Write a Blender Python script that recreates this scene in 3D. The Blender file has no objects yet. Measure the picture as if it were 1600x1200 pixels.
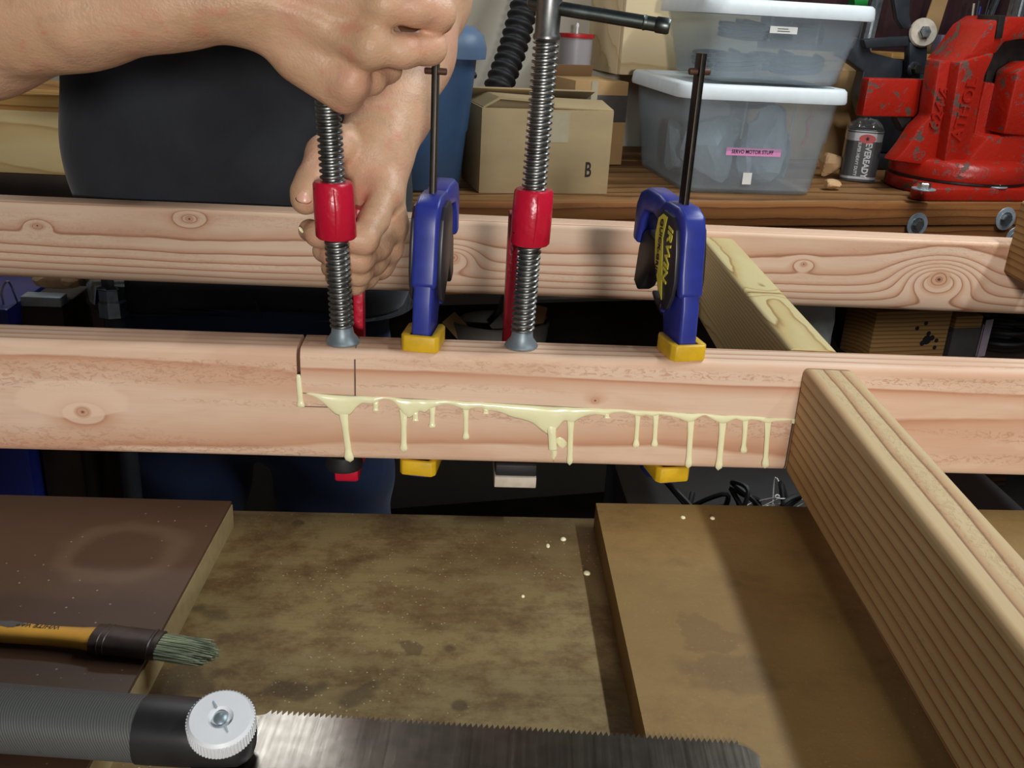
import bpy, bmesh, math, random
import numpy as np
from mathutils import Vector, Matrix

random.seed(7)
rng = np.random.default_rng(7)
scene = bpy.context.scene
COL = scene.collection
PI = math.pi

# ------------------------------------------------------------------ camera
F_PX = 1486.0
CAM = np.array([0.0023, -0.6595, 0.2399])
YAW, PITCH, ROLL = 0.0697, 0.3773, 0.0568
_cy, _sy, _cp, _sp = math.cos(YAW), math.sin(YAW), math.cos(PITCH), math.sin(PITCH)
_F = np.array([_sy*_cp, _cy*_cp, -_sp]); _R0 = np.array([_cy, -_sy, 0.0]); _U0 = np.cross(_R0, _F)
_R = _R0*math.cos(ROLL) + _U0*math.sin(ROLL); _U = -_R0*math.sin(ROLL) + _U0*math.cos(ROLL)
cam_data = bpy.data.cameras.new('camera'); cam = bpy.data.objects.new('camera', cam_data); COL.objects.link(cam)
cam_data.sensor_width = 36.0; cam_data.lens = F_PX/1600*36.0; cam_data.clip_start = 0.01
cam.matrix_world = Matrix(((_R[0], _U[0], -_F[0], CAM[0]), (_R[1], _U[1], -_F[1], CAM[1]), (_R[2], _U[2], -_F[2], CAM[2]), (0, 0, 0, 1)))
scene.camera = cam

# ------------------------------------------------------------------ world, lights, exposure
scene.view_settings.view_transform = 'Standard'; scene.view_settings.look = 'None'
scene.view_settings.gamma = 1.0; scene.view_settings.use_curve_mapping = False
scene.view_settings.exposure = 0.0
world = bpy.data.worlds.new('room_air'); scene.world = world; world.use_nodes = True
world.node_tree.nodes['Background'].inputs[0].default_value = (0.75, 0.82, 0.9, 1)
world.node_tree.nodes['Background'].inputs[1].default_value = 0.06

def area_light(name, loc, target, size, power, color, size_y=None):
    d = bpy.data.lights.new(name, 'AREA'); d.energy = power; d.color = color
    d.shape = 'RECTANGLE' if size_y else 'DISK'; d.size = size
    if size_y: d.size_y = size_y
    o = bpy.data.objects.new(name, d); COL.objects.link(o); o.location = loc
    o.rotation_euler = (Vector(target)-Vector(loc)).to_track_quat('-Z', 'Y').to_euler()
    return o
# the work lamp standing behind the camera, low: it lights the faces of the beams
area_light('work_lamp', (0.15, -2.0, 0.38), (0.10, 0.2, 0.0), 0.18, 28, (1.0, 0.96, 0.91))
# ceiling tubes of the workshop: one runs front to back over the right side, one hangs over the rear bench
area_light('ceiling_tube', (0.95, 0.25, 1.15), (0.65, 0.25, 0.0), 1.5, 20, (0.92, 0.98, 1.0), 0.05)
area_light('bench_tube', (-0.42, 1.10, 1.08), (-0.15, 0.6, 0.0), 0.42, 3.5, (0.92, 0.97, 1.0), 0.08)

# ------------------------------------------------------------------ pixel -> place helpers
def ray(x, y): return _F + _R*(x-800)/F_PX - _U*(y-600)/F_PX
def hz(x, y, z=0.0): d = ray(x, y); return CAM + d*(z-CAM[2])/d[2]      # on a level surface
def hy(x, y, Y=0.0): d = ray(x, y); return CAM + d*(Y-CAM[1])/d[1]      # on an upright plane along the beams
BO = np.array([-0.01, 0.812, -0.043]); BA = math.radians(11.8)          # rear bench: front edge start, turn
BU = np.array([math.cos(BA), math.sin(BA), 0]); BV = np.array([-math.sin(BA), math.cos(BA), 0])
def bl(u, v, h=0.0): return BO + BU*u + BV*v + np.array([0, 0, h])
def to_b(P): d = np.array(P)-BO; return np.array([d@BU, d@BV, d[2]])
def hv(x, y, v): d = ray(x, y); n = BV; t = ((BO+BV*v-CAM)@n)/(d@n); return to_b(CAM+d*t)
def hb(x, y, h=0.0): return to_b(hz(x, y, BO[2]+h))

# ------------------------------------------------------------------ object helpers
def mesh_obj(name, V, Fc, mat, parent=None, smooth=False, angle=40):
    me = bpy.data.meshes.new(name)
    if isinstance(Fc, np.ndarray) and Fc.ndim == 2:
        n = len(Fc); k = Fc.shape[1]
        me.vertices.add(len(V)); me.vertices.foreach_set('co', np.asarray(V, np.float32).ravel())
        me.loops.add(n*k); me.loops.foreach_set('vertex_index', Fc.astype(np.int32).ravel())
        me.polygons.add(n); me.polygons.foreach_set('loop_start', np.arange(n, dtype=np.int32)*k)
        me.update(calc_edges=True); me.validate()
    else:
        me.from_pydata([tuple(map(float, v)) for v in V], [], [tuple(map(int, f)) for f in Fc])
    if mat: me.materials.append(mat)
    if smooth:
        me.polygons.foreach_set('use_smooth', np.ones(len(me.polygons), bool))
        if angle < 180: me.set_sharp_from_angle(angle=math.radians(angle))
    me.update()
    o = bpy.data.objects.new(name, me); COL.objects.link(o)
    if parent: o.parent = parent
    return o
def tag(o, label, cat, group=None, kind=None):
    if label: o['label'] = label
    if cat: o['category'] = cat
    if group: o['group'] = group
    if kind: o['kind'] = kind
    return o
def thing(name, label, cat, loc=(0, 0, 0), rz=0.0, group=None):
    o = bpy.data.objects.new(name, None); COL.objects.link(o); o.empty_display_size = 0.02
    o.location = tuple(map(float, loc)); o.rotation_euler = (0, 0, rz)
    return tag(o, label, cat, group)
def struct(o): o['kind'] = 'structure'; return o
def local(root, G):
    V, Fc = G; V = np.asarray(V, float)-np.array(root.location); a = -root.rotation_euler[2]
    c, s = math.cos(a), math.sin(a)
    return np.stack([V[:, 0]*c-V[:, 1]*s, V[:, 0]*s+V[:, 1]*c, V[:, 2]], 1), Fc
def part(name, G, mat, parent, smooth=True, angle=40): return mesh_obj(name, G[0], G[1], mat, parent, smooth, angle)
def copy_tree(o, parent=None):
    c = o.copy(); COL.objects.link(c); c.parent = parent
    for ch in list(o.children): copy_tree(ch, c)
    return c

def drop(o, z):
    """set an unrotated-in-x/y object down so that its lowest point rests at z"""
    Rm = o.rotation_euler.to_matrix(); o.location.z = z-min((Rm @ v.co).z for v in o.data.vertices); return o

# geometry: every helper returns (verts, faces)
def join(*Gs):
    V = []; Fc = []; n = 0
    for v, f in Gs:
        V += [tuple(x) for x in v]; Fc += [tuple(i+n for i in q) for q in f]; n += len(v)
    return V, Fc
def from_bm(bm):
    bm.verts.ensure_lookup_table(); bmesh.ops.recalc_face_normals(bm, faces=bm.faces)
    for i, v in enumerate(bm.verts): v.index = i
    G = [v.co[:] for v in bm.verts], [tuple(v.index for v in f.verts) for f in bm.faces]
    bm.free(); return G
def bevel_bm(bm, r, seg, ang=25):
    if r > 0:
        es = [e for e in bm.edges if len(e.link_faces) == 2 and e.calc_face_angle(0) > math.radians(ang)]
        bmesh.ops.bevel(bm, geom=es, offset=r, offset_type='OFFSET', segments=seg, profile=0.5, affect='EDGES', clamp_overlap=True)
def box(c0, c1, r=0.0, seg=2):
    bm = bmesh.new(); bmesh.ops.create_cube(bm, size=1)
    c0 = np.minimum(c0, c1) if False else np.array(c0, float); c1 = np.array(c1, float)
    for v in bm.verts: v.co = Vector(c0+(np.array(v.co)+0.5)*(c1-c0))
    bevel_bm(bm, r, seg); return from_bm(bm)
def prism(poly, t0, t1, axes='xz', r=0.0, seg=2, ang=25):
    """outline in two axes, extruded along the third"""
    ia = 'xyz'.index(axes[0]); ib = 'xyz'.index(axes[1]); ic = 3-ia-ib
    bm = bmesh.new(); rings = []
    for t in (t0, t1):
        L = []
        for a, b in poly:
            p = [0, 0, 0]; p[ia] = a; p[ib] = b; p[ic] = t; L.append(bm.verts.new(p))
        rings.append(L)
    n = len(poly); bm.faces.new(rings[0]); bm.faces.new(rings[1][::-1])
    for i in range(n): bm.faces.new((rings[0][i], rings[0][(i+1) % n], rings[1][(i+1) % n], rings[1][i]))
    bmesh.ops.recalc_face_normals(bm, faces=bm.faces); bevel_bm(bm, r, seg, ang); return from_bm(bm)
def loft(rings, caps=True, closed=True):
    rings = [np.asarray(r, float) for r in rings]; m = len(rings[0]); V = np.concatenate(rings); Fc = []
    for i in range(len(rings)-1):
        for j in range(m if closed else m-1):
            a = i*m+j; b = i*m+(j+1) % m; Fc.append((a, b, b+m, a+m))
    if caps:
        Fc.append(tuple(range(m))[::-1]); Fc.append(tuple((len(rings)-1)*m+j for j in range(m)))
    return V, Fc
def frame_of(d):
    d = np.array(d, float); d /= np.linalg.norm(d)
    a = np.array([0, 0, 1.0]) if abs(d[2]) < 0.9 else np.array([1.0, 0, 0])
    x = np.cross(a, d); x /= np.linalg.norm(x); return x, np.cross(d, x), d
def tube(path, r, n=12, caps=True, flat=1.0):
    P = np.array(path, float); m = len(P); r = np.broadcast_to(r, m); rings = []
    T = np.gradient(P, axis=0) if m > 2 else np.array([P[1]-P[0]]*2)
    x, y, _ = frame_of(T[0])
    for i in range(m):
        t = T[i]/np.linalg.norm(T[i]); x = x-t*(x@t); x /= np.linalg.norm(x); y = np.cross(t, x)
        a = np.arange(n)*2*PI/n
        rings.append(P[i]+r[i]*(np.cos(a)[:, None]*x+flat*np.sin(a)[:, None]*y))
    return loft(rings, caps)
def lathe(prof, n=24, base=(0, 0, 0), axis=(0, 0, 1)):
    x, y, d = frame_of(axis); base = np.array(base, float); a = np.arange(n)*2*PI/n
    rings = [base+d*z+max(rr, 1e-5)*(np.cos(a)[:, None]*x+np.sin(a)[:, None]*y) for rr, z in prof]
    return loft(rings, True)
def spline(pts, n=8):
    P = np.array(pts, float); P = np.vstack([2*P[0]-P[1], P, 2*P[-1]-P[-2]]); out = []
    for i in range(1, len(P)-2):
        for t in np.arange(n)/n:
            a, b, c, d = P[i-1:i+3]
            out.append(0.5*((2*b)+(c-a)*t+(2*a-5*b+4*c-d)*t*t+(3*b-a-3*c+d)*t**3))
    out.append(P[-2]); return np.array(out)
def xform(G, M=None, loc=(0, 0, 0), rot=(0, 0, 0), sc=1.0):
    from mathutils import Euler
    R = np.array(Euler(rot).to_matrix()) if M is None else np.array(M)
    V = np.asarray(G[0], float)*sc; return V@R.T+np.array(loc, float), G[1]
def text(txt, size, depth, origin, xdir, ydir, bold=0.0, align='CENTER', sx=1.0, shear=0.0):
    """lettering as a thin solid; origin = centre, lying in the plane of xdir / ydir, proud along their normal"""
    cu = bpy.data.curves.new('lettering', 'FONT'); cu.body = txt; cu.size = size; cu.extrude = depth/2; cu.offset = bold
    cu.align_x = align; cu.align_y = 'CENTER'; cu.resolution_u = 3; cu.shear = shear
    ob = bpy.data.objects.new('lettering', cu); COL.objects.link(ob)
    me = bpy.data.meshes.new_from_object(ob); bpy.data.objects.remove(ob); bpy.data.curves.remove(cu)
    V = np.array([v.co[:] for v in me.vertices]); Fc = [tuple(p.vertices) for p in me.polygons]; bpy.data.meshes.remove(me)
    x = np.array(xdir, float); x /= np.linalg.norm(x); y = np.array(ydir, float); y -= x*(x@y); y /= np.linalg.norm(y); nrm = np.cross(x, y)
    W = np.array(origin)+V[:, :1]*sx*x+V[:, 1:2]*y+(V[:, 2:3])*nrm
    return W, Fc

# ------------------------------------------------------------------ organic surfaces: smooth union of tapered capsules, meshed once
def _cap(P, a, b, ra, rb):
    a = np.array(a, float); b = np.array(b, float); ab = b-a; L = ab@ab
    t = np.clip(((P-a)@ab)/L, 0, 1) if L > 1e-12 else np.zeros(len(P))
    return np.linalg.norm(P-a-t[:, None]*ab, axis=1)-(ra+(rb-ra)*t)
def _ell(P, c, R, rad):
    q = (P-np.array(c))@np.array(R).T/np.array(rad); k0 = np.linalg.norm(q, axis=1)
    k1 = np.linalg.norm(q/np.array(rad), axis=1)+1e-9; return k0*(k0-1)/k1
def _prim(P, p): return _cap(P, *p[1:5]) if p[0] == 'c' else _ell(P, *p[1:4])
def _smin(a, b, k):
    h = np.maximum(k-np.abs(a-b), 0)/k; return np.minimum(a, b)-h*h*k*0.25
def _bound(p):
    if p[0] == 'c':
        a, b = np.array(p[1], float), np.array(p[2], float); r = max(p[3], p[4])
        return np.minimum(a, b)-r, np.maximum(a, b)+r
    r = max(p[3]); return np.array(p[1])-r, np.array(p[1])+r
def organic(groups, res, disp=None, B=16, cuts=()):
    """groups: (prims, k_inside, k_union). Sparse surface nets."""
    bs = res*B; blocks = {}
    for gi, (pr, ki, ko) in enumerate(groups):
        for pi_, p in enumerate(pr):
            lo, hi = _bound(p); m = max(ki, ko)+2*res
            l = np.floor((lo-m)/bs).astype(int); h = np.floor((hi+m)/bs).astype(int)
            for i in range(l[0], h[0]+1):
                for j in range(l[1], h[1]+1):
                    for k in range(l[2], h[2]+1): blocks.setdefault((i, j, k), []).append((gi, pi_))
    g = np.arange(B+1); GX, GY, GZ = np.meshgrid(g, g, g, indexing='ij'); off = np.stack([GX, GY, GZ], -1).reshape(-1, 3)
    keys = []; verts = []; quads = []; OFFS = 1 << 20
    def key(c): c = c+OFFS//2; return (c[:, 0].astype(np.int64)*OFFS+c[:, 1])*OFFS+c[:, 2]
    for bk, pl in blocks.items():
        base = np.array(bk)*B; P = (base+off)*res; cen = (np.array(bk)+0.5)*bs; rad = bs*0.87
        D = None; byg = {}
        for gi, pi_ in pl: byg.setdefault(gi, []).append(pi_)
        best = min(_prim(cen[None], groups[gi][0][pi_])[0] for gi, pi_ in pl)
        if best > rad+0.03 and best > rad*1.3: continue
        for gi, (pr, ki, ko) in enumerate(groups):
            if gi not in byg: continue
            d = None
            for pi_ in byg[gi]:
                e = _prim(P, pr[pi_]); d = e if d is None else _smin(d, e, ki)
            D = d if D is None else _smin(D, d, ko)
        for cpr, kc in cuts:
            e = -_prim(P, cpr); D = -_smin(-D, -e, kc)
        if disp is not None: D = D+disp(P)
        S = D.reshape(B+1, B+1, B+1)
        if S.min() > 0 or S.max() < 0: continue
        neg = S < 0
        c8 = [(a, b, c) for a in (0, 1) for b in (0, 1) for c in (0, 1)]
        sl = lambda a: slice(a, a+B)
        cnt = sum(neg[sl(a), sl(b), sl(c)].astype(int) for a, b, c in c8)
        act = np.argwhere((cnt > 0) & (cnt < 8))
        if len(act):
            acc = np.zeros((len(act), 3)); num = np.zeros(len(act))
            for a in c8:
                for ax in range(3):
                    if a[ax] == 1: continue
                    b = list(a); b[ax] = 1
                    s0 = S[act[:, 0]+a[0], act[:, 1]+a[1], act[:, 2]+a[2]]; s1 = S[act[:, 0]+b[0], act[:, 1]+b[1], act[:, 2]+b[2]]
                    cr = (s0 < 0) != (s1 < 0); t = np.where(cr, s0/np.where(cr, s0-s1, 1), 0)
                    p = np.tile(np.array(a, float), (len(act), 1)); p[:, ax] = t
                    acc += p*cr[:, None]; num += cr
            verts.append((base+act+acc/num[:, None])*res); keys.append(key(base+act))
        for ax in range(3):
            o1, o2 = (ax+1) % 3, (ax+2) % 3
            A = neg[:B, :B, :B]; sh = [slice(0, B)]*3; sh[ax] = slice(1, B+1); Bn = neg[tuple(sh)]
            e = np.argwhere(A != Bn)
            if not len(e): continue
            fl = A[e[:, 0], e[:, 1], e[:, 2]]; e = e+base
            d1 = np.zeros(3, int); d1[o1] = 1; d2 = np.zeros(3, int); d2[o2] = 1
            q = np.stack([key(e), key(e-d1), key(e-d1-d2), key(e-d2)], 1)
            q[~fl] = q[~fl][:, ::-1]; quads.append(q)
    K = np.concatenate(keys); V = np.concatenate(verts); order = np.argsort(K); K = K[order]; V = V[order]
    Q = np.concatenate(quads); I = np.searchsorted(K, Q); I = np.clip(I, 0, len(K)-1); ok = (K[I] == Q).all(1)
    return V, I[ok].astype(np.int32)
# ------------------------------------------------------------------ materials
class G_:
    def __init__(s, name):
        s.m = bpy.data.materials.new(name); s.m.use_nodes = True; s.t = s.m.node_tree; s.b = s.t.nodes['Principled BSDF']
    def lk(s, a, b): s.t.links.new(a, b)
    def put(s, sock, v):
        if isinstance(v, bpy.types.NodeSocket): s.lk(v, sock)
        elif v is not None:
            if sock.type == 'RGBA' and not isinstance(v, (int, float)) and len(v) == 3: v = (*v, 1)
            sock.default_value = v
    def coord(s, w='Object'): return s.t.nodes.new('ShaderNodeTexCoord').outputs[w]
    def map(s, v, scale=(1, 1, 1), loc=(0, 0, 0), rot=(0, 0, 0)):
        n = s.t.nodes.new('ShaderNodeMapping'); s.put(n.inputs[0], v); n.inputs['Scale'].default_value = scale
        n.inputs['Location'].default_value = loc; n.inputs['Rotation'].default_value = rot; return n.outputs[0]
    def noise(s, v, scale=5, det=4, rough=0.55, dist=0.0, col=False):
        n = s.t.nodes.new('ShaderNodeTexNoise'); s.put(n.inputs['Vector'], v); n.inputs['Scale'].default_value = scale
        n.inputs['Detail'].default_value = det; n.inputs['Roughness'].default_value = rough; n.inputs['Distortion'].default_value = dist
        return n.outputs['Color' if col else 0]
    def voro(s, v, scale=5, feat='F1', out='Distance', rand=1.0):
        n = s.t.nodes.new('ShaderNodeTexVoronoi'); n.feature = feat; s.put(n.inputs['Vector'], v); n.inputs['Scale'].default_value = scale
        n.inputs['Randomness'].default_value = rand; return n.outputs[out]
    def f(s, op, a, b=0.0, c=0.0):
        n = s.t.nodes.new('ShaderNodeMath'); n.operation = op; s.put(n.inputs[0], a); s.put(n.inputs[1], b); s.put(n.inputs[2], c); return n.outputs[0]
    def sep(s, v): n = s.t.nodes.new('ShaderNodeSeparateXYZ'); s.put(n.inputs[0], v); return n.outputs
    def comb(s, x, y, z):
        n = s.t.nodes.new('ShaderNodeCombineXYZ'); [s.put(n.inputs[i], q) for i, q in enumerate((x, y, z))]; return n.outputs[0]
    def ramp(s, fac, st, interp='LINEAR'):
        n = s.t.nodes.new('ShaderNodeValToRGB'); n.color_ramp.interpolation = interp; e = n.color_ramp.elements
        while len(e) > len(st): e.remove(e[-1])
        while len(e) < len(st): e.new(0.5)
        for q, (p, c) in zip(e, st):
            q.position = p; q.color = (*c, 1) if not isinstance(c, (int, float)) else (c, c, c, 1)
        s.put(n.inputs[0], fac); return n.outputs[0]
    def mix(s, fac, a, b, mode='MIX'):
        n = s.t.nodes.new('ShaderNodeMix'); n.data_type = 'RGBA'; n.blend_type = mode
        s.put(n.inputs[0], fac); s.put(n.inputs[6], a); s.put(n.inputs[7], b); return n.outputs[2]
    def step(s, v, lo, hi): 
        n = s.t.nodes.new('ShaderNodeMapRange'); n.interpolation_type = 'SMOOTHSTEP'; s.put(n.inputs[0], v)
        n.inputs[1].default_value = lo; n.inputs[2].default_value = hi; return n.outputs[0]
    def bump(s, h, strength=0.3, dist=0.001):
        n = s.t.nodes.new('ShaderNodeBump'); n.inputs['Strength'].default_value = strength; n.inputs['Distance'].default_value = dist
        s.put(n.inputs['Height'], h); s.lk(n.outputs[0], s.b.inputs['Normal']); return n
    def out(s, col=None, rough=None, metal=None, **k):
        s.put(s.b.inputs['Base Color'], col); s.put(s.b.inputs['Roughness'], rough); s.put(s.b.inputs['Metallic'], metal)
        for q, v in k.items(): s.put(s.b.inputs[q.replace('_', ' ')], v)
        return s.m
def srgb(r, g, b):
    f = lambda c: (c/255/12.92) if c <= 10 else ((c/255+0.055)/1.055)**2.4
    return (f(r), f(g), f(b))
def plain(name, col, rough=0.5, metal=0.0, var=0.12, scale=60, bump=0.0, **k):
    g = G_(name); n = g.noise(g.coord(), scale, 4); lo = tuple(c*(1-var) for c in col); hi = tuple(min(1, c*(1+var)) for c in col)
    if bump: g.bump(n, bump, 0.0006)
    return g.out(g.ramp(n, [(0.3, lo), (0.7, hi)]), rough, metal, **k)

def lumber(name, light, mid, dark, freq=95, pith=(0.05, -0.16), knots=(), wob=0.010, torn=0.0, seed=0.0, contrast=1.0, tint=0.25, lens=()):
    """length runs along local x, rings round a pith line at (y, z); knots (x, z, r) push the rings aside"""
    g = G_(name); co = g.coord(); s = g.sep(co)
    low = g.noise(g.map(co, (1.6, 9, 9), (seed, seed*2, 0)), 1.0, 2, 0.5)
    mid_n = g.noise(g.map(co, (9, 30, 30), (seed*3, 0, seed)), 1.0, 3, 0.6)
    dy = g.f('SUBTRACT', s[1], pith[0]); dz = g.f('SUBTRACT', s[2], pith[1])
    r = g.f('SQRT', g.f('ADD', g.f('MULTIPLY', dy, dy), g.f('MULTIPLY', dz, dz)))
    r = g.f('ADD', r, g.f('MULTIPLY', g.f('SUBTRACT', low, 0.5), wob*4)); r = g.f('ADD', r, g.f('MULTIPLY', g.f('SUBTRACT', mid_n, 0.5), wob*0.6))
    core = None; halo = None
    for kx, kz, kr in knots:
        ex = g.f('DIVIDE', g.f('SUBTRACT', s[0], kx), kr*3.2); ez = g.f('DIVIDE', g.f('SUBTRACT', s[2], kz), kr*1.7)
        d2 = g.f('ADD', g.f('MULTIPLY', ex, ex), g.f('MULTIPLY', ez, ez)); bumpk = g.f('EXPONENT', g.f('MULTIPLY', d2, -1.0))
        r = g.f('ADD', r, g.f('MULTIPLY', bumpk, kr*1.5))
        cx = g.f('DIVIDE', g.f('SUBTRACT', s[0], kx), kr); cz = g.f('DIVIDE', g.f('SUBTRACT', s[2], kz), kr*0.8)
        dd = g.f('SQRT', g.f('ADD', g.f('MULTIPLY', cx, cx), g.f('MULTIPLY', cz, cz)))
        dd = g.f('ADD', dd, g.f('MULTIPLY', g.f('SUBTRACT', mid_n, 0.5), 0.5))
        core = dd if core is None else g.f('MINIMUM', core, dd)
    fr = g.f('FRACT', g.f('MULTIPLY', r, freq))
    col = g.ramp(fr, [(0.0, light), (0.45, light), (0.80, mid), (0.93, dark), (1.0, light)])
    fine = g.noise(g.map(co, (14, 500, 500), (seed, 0, 0)), 1.0, 3, 0.6)
    col = g.mix(g.f('MULTIPLY', g.step(fine, 0.45, 0.75), 0.22*contrast), col, mid)
    patch = g.noise(g.map(co, (5, 22, 26), (seed*5, 1, 0)), 1.0, 4, 0.6, 0.6)
    col = g.mix(g.f('MULTIPLY', g.step(patch, 0.42, 0.66), tint), col, mid)
    h = g.f('MULTIPLY', fine, 0.3)
    if torn:
        bandz = g.noise(g.map(co, (1.5, 40, 45), (seed*7, 3, seed)), 1.0, 2, 0.5)
        tn = g.noise(g.map(co, (150, 300, 330)), 1.0, 4, 0.65, 1.2)
        msk = g.f('MULTIPLY', g.step(bandz, 0.50, 0.62), g.step(tn, 0.50, 0.62))
        col = g.mix(g.f('MULTIPLY', msk, torn), col, dark); h = g.f('SUBTRACT', h, g.f('MULTIPLY', msk, 1.0))
    for lx, lz, lw, lh in lens:
        ex = g.f('DIVIDE', g.f('SUBTRACT', s[0], lx), lw); ez = g.f('DIVIDE', g.f('SUBTRACT', s[2], lz), lh)
        d = g.f('ADD', g.f('ADD', g.f('MULTIPLY', ex, ex), g.f('MULTIPLY', ez, ez)), g.f('MULTIPLY', g.f('SUBTRACT', patch, 0.5), 2.2))
        col = g.mix(g.f('MULTIPLY', g.f('SUBTRACT', 1.0, g.step(d, 0.75, 1.0)), 0.75), col, tuple(min(1, c*1.08) for c in light))
    if core is not None:
        rings = g.f('FRACT', g.f('MULTIPLY', core, 2.6))
        kc = g.ramp(rings, [(0, mid), (0.6, mid), (0.9, dark), (1, mid)])
        col = g.mix(g.f('SUBTRACT', 1.0, g.step(core, 0.8, 1.25)), col, kc)
        col = g.mix(g.f('SUBTRACT', 1.0, g.step(core, 0.12, 0.3)), col, tuple(c*0.35 for c in dark))
    g.bump(h, 0.35, 0.0008)
    return g.out(col, 0.62, 0.0, Specular_IOR_Level=0.3)

FIR_L, FIR_M, FIR_D = srgb(228, 198, 172), srgb(210, 166, 136), srgb(160, 106, 76)
M = {}
M['fir_left'] = lumber('fir_left_board', FIR_L, FIR_M, srgb(190, 138, 108), 130, (0.11, -0.050), [(-0.268, -0.055, 0.006)], 0.0035, 0.55, 1.3, 1.0, 0.65, lens=[(-0.275, -0.045, 0.042, 0.016)])
M['fir_right'] = lumber('fir_right_board', FIR_L, FIR_M, srgb(188, 132, 100), 120, (0.12, -0.075), [(0.112, -0.0335, 0.0035)], 0.0035, 0.6, 4.1, 1.0, 0.65)
M['fir_rear'] = lumber('fir_rear_board', FIR_L, FIR_M, FIR_D, 250, (0.1132, -0.012), [(0.0, -0.045, 0.0085), (0.59, -0.048, 0.014), (-0.47, -0.027, 0.004), (-0.30, -0.012, 0.005), (0.42, -0.036, 0.004)], 0.0026, 0.1, 2.2, 0.7, 0.35)
PIN_L, PIN_M, PIN_D = srgb(205, 190, 140), srgb(196, 172, 118), srgb(168, 132, 80)
M['pine'] = lumber('pine_cross', PIN_L, PIN_M, srgb(150, 112, 62), 260, (-0.019, -0.085), [(0.16, 0.0, 0.004)], 0.006, 0.1, 7.7, 0.9, 0.25)
M['pine_rough'] = lumber('pine_near', srgb(206, 182, 138), srgb(188, 148, 106), srgb(132, 92, 62), 150, (-0.25, -0.38), [], 0.0034, 0.1, 9.3, 0.9, 0.3)
M['bench_wood'] = lumber('bench_plank', srgb(150, 110, 66), srgb(122, 82, 46), srgb(70, 44, 24), 60, (0.2, -0.3), [], 0.012, 0.3, 3.4, 1.0, 0.6)
M['apron_wood'] = lumber('bench_apron', srgb(150, 98, 52), srgb(128, 76, 38), srgb(84, 46, 22), 70, (0.1, -0.2), [(0.79, -0.03, 0.012)], 0.010, 0.1, 5.4, 1.0, 0.5)
M['block_wood'] = lumber('block_wood', srgb(176, 136, 84), srgb(150, 108, 62), srgb(104, 68, 36), 120, (0.02, -0.2), [], 0.004, 0, 6.4)
M['trim_wood'] = lumber('trim_wood', srgb(190, 148, 84), srgb(172, 122, 62), srgb(130, 84, 40), 60, (0.1, -0.2), [], 0.008, 0, 8.4)
M['ply_panel'] = lumber('plywood_panel', srgb(216, 192, 140), srgb(206, 178, 122), srgb(186, 152, 98), 18, (0.6, -0.3), [], 0.03, 0, 2.9, 0.6)
M['cream_ply'] = lumber('cream_plywood', srgb(232, 212, 172), srgb(226, 202, 158), srgb(210, 182, 134), 16, (0.5, -0.6), [], 0.03, 0, 6.9, 0.5, 0.1)

def stained(name, light, mid, dark, rust, specks=0.5, seed=0.0, grain=0.5, blots=0.6):
    g = G_(name); co = g.map(g.coord(), (1, 1, 1), (seed, seed*0.7, 0))
    big = g.noise(co, 4.5, 5, 0.6); med = g.noise(g.map(co, (0.85, 1.1, 1)), 24, 8, 0.74); fib = g.noise(g.map(co, (9, 120, 40)), 1.0, 5, 0.65)
    fine = g.noise(co, 420, 3, 0.6)
    col = g.ramp(med, [(0.28, dark), (0.43, mid), (0.56, light), (0.78, light)])
    col = g.mix(g.f('MULTIPLY', g.step(big, 0.44, 0.64), 0.7), col, mid)
    col = g.mix(g.f('MULTIPLY', g.step(fib, 0.50, 0.72), grain), col, dark)
    for k, (sc, th, c_) in enumerate(((11, 0.66, rust), (16, 0.68, dark), (7, 0.64, tuple(q*0.6 for q in dark)))):
        bl_ = g.noise(g.map(co, (1, 1, 1), (3.3+k*5, 1.7+k*3, k)), sc, 4, 0.55)
        col = g.mix(g.f('MULTIPLY', g.step(bl_, th, th+0.03), blots), col, c_)
    vb = g.voro(g.map(co, (1, 1, 1), (9, 4, 0)), 10)
    col = g.mix(g.f('MULTIPLY', g.f('SUBTRACT', 1, g.step(vb, 0.04, 0.07)), blots), col, tuple(c*0.35 for c in dark))
    scr = g.noise(g.map(co, (3, 260, 1), (1, 2, 0), (0, 0, 0.5)), 1.0, 2, 0.5); col = g.mix(g.f('MULTIPLY', g.step(scr, 0.70, 0.76), 0.35), col, light)
    col = g.mix(g.f('MULTIPLY', g.step(fine, 0.58, 0.72), 0.28), col, tuple(min(1, c*1.5) for c in light))
    if specks:
        vs = g.voro(co, 230); gate = g.step(g.noise(co, 9, 2), 0.42, 0.60)
        col = g.mix(g.f('MULTIPLY', g.f('MULTIPLY', g.f('SUBTRACT', 1, g.step(vs, 0.08, 0.16)), gate), specks), col, srgb(205, 196, 165))
    g.bump(g.f('ADD', med, g.f('MULTIPLY', fine, 0.5)), 0.25, 0.0008)
    return g.out(col, 0.6)
M['bench_ply'] = stained('near_bench_plywood', srgb(142, 124, 80), srgb(114, 90, 54), srgb(74, 58, 36), srgb(104, 56, 26), 0.7, 0.3, 0.3)
M['mdf'] = stained('tan_board_face', srgb(138, 110, 60), srgb(128, 100, 52), srgb(108, 82, 44), srgb(96, 70, 40), 0.2, 2.3, 0.12, 0.35)
M['mdf_edge'] = plain('board_edge', srgb(150, 132, 92), 0.8, var=0.1, scale=150)
RING = hz(190, 862, -0.118)
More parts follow.
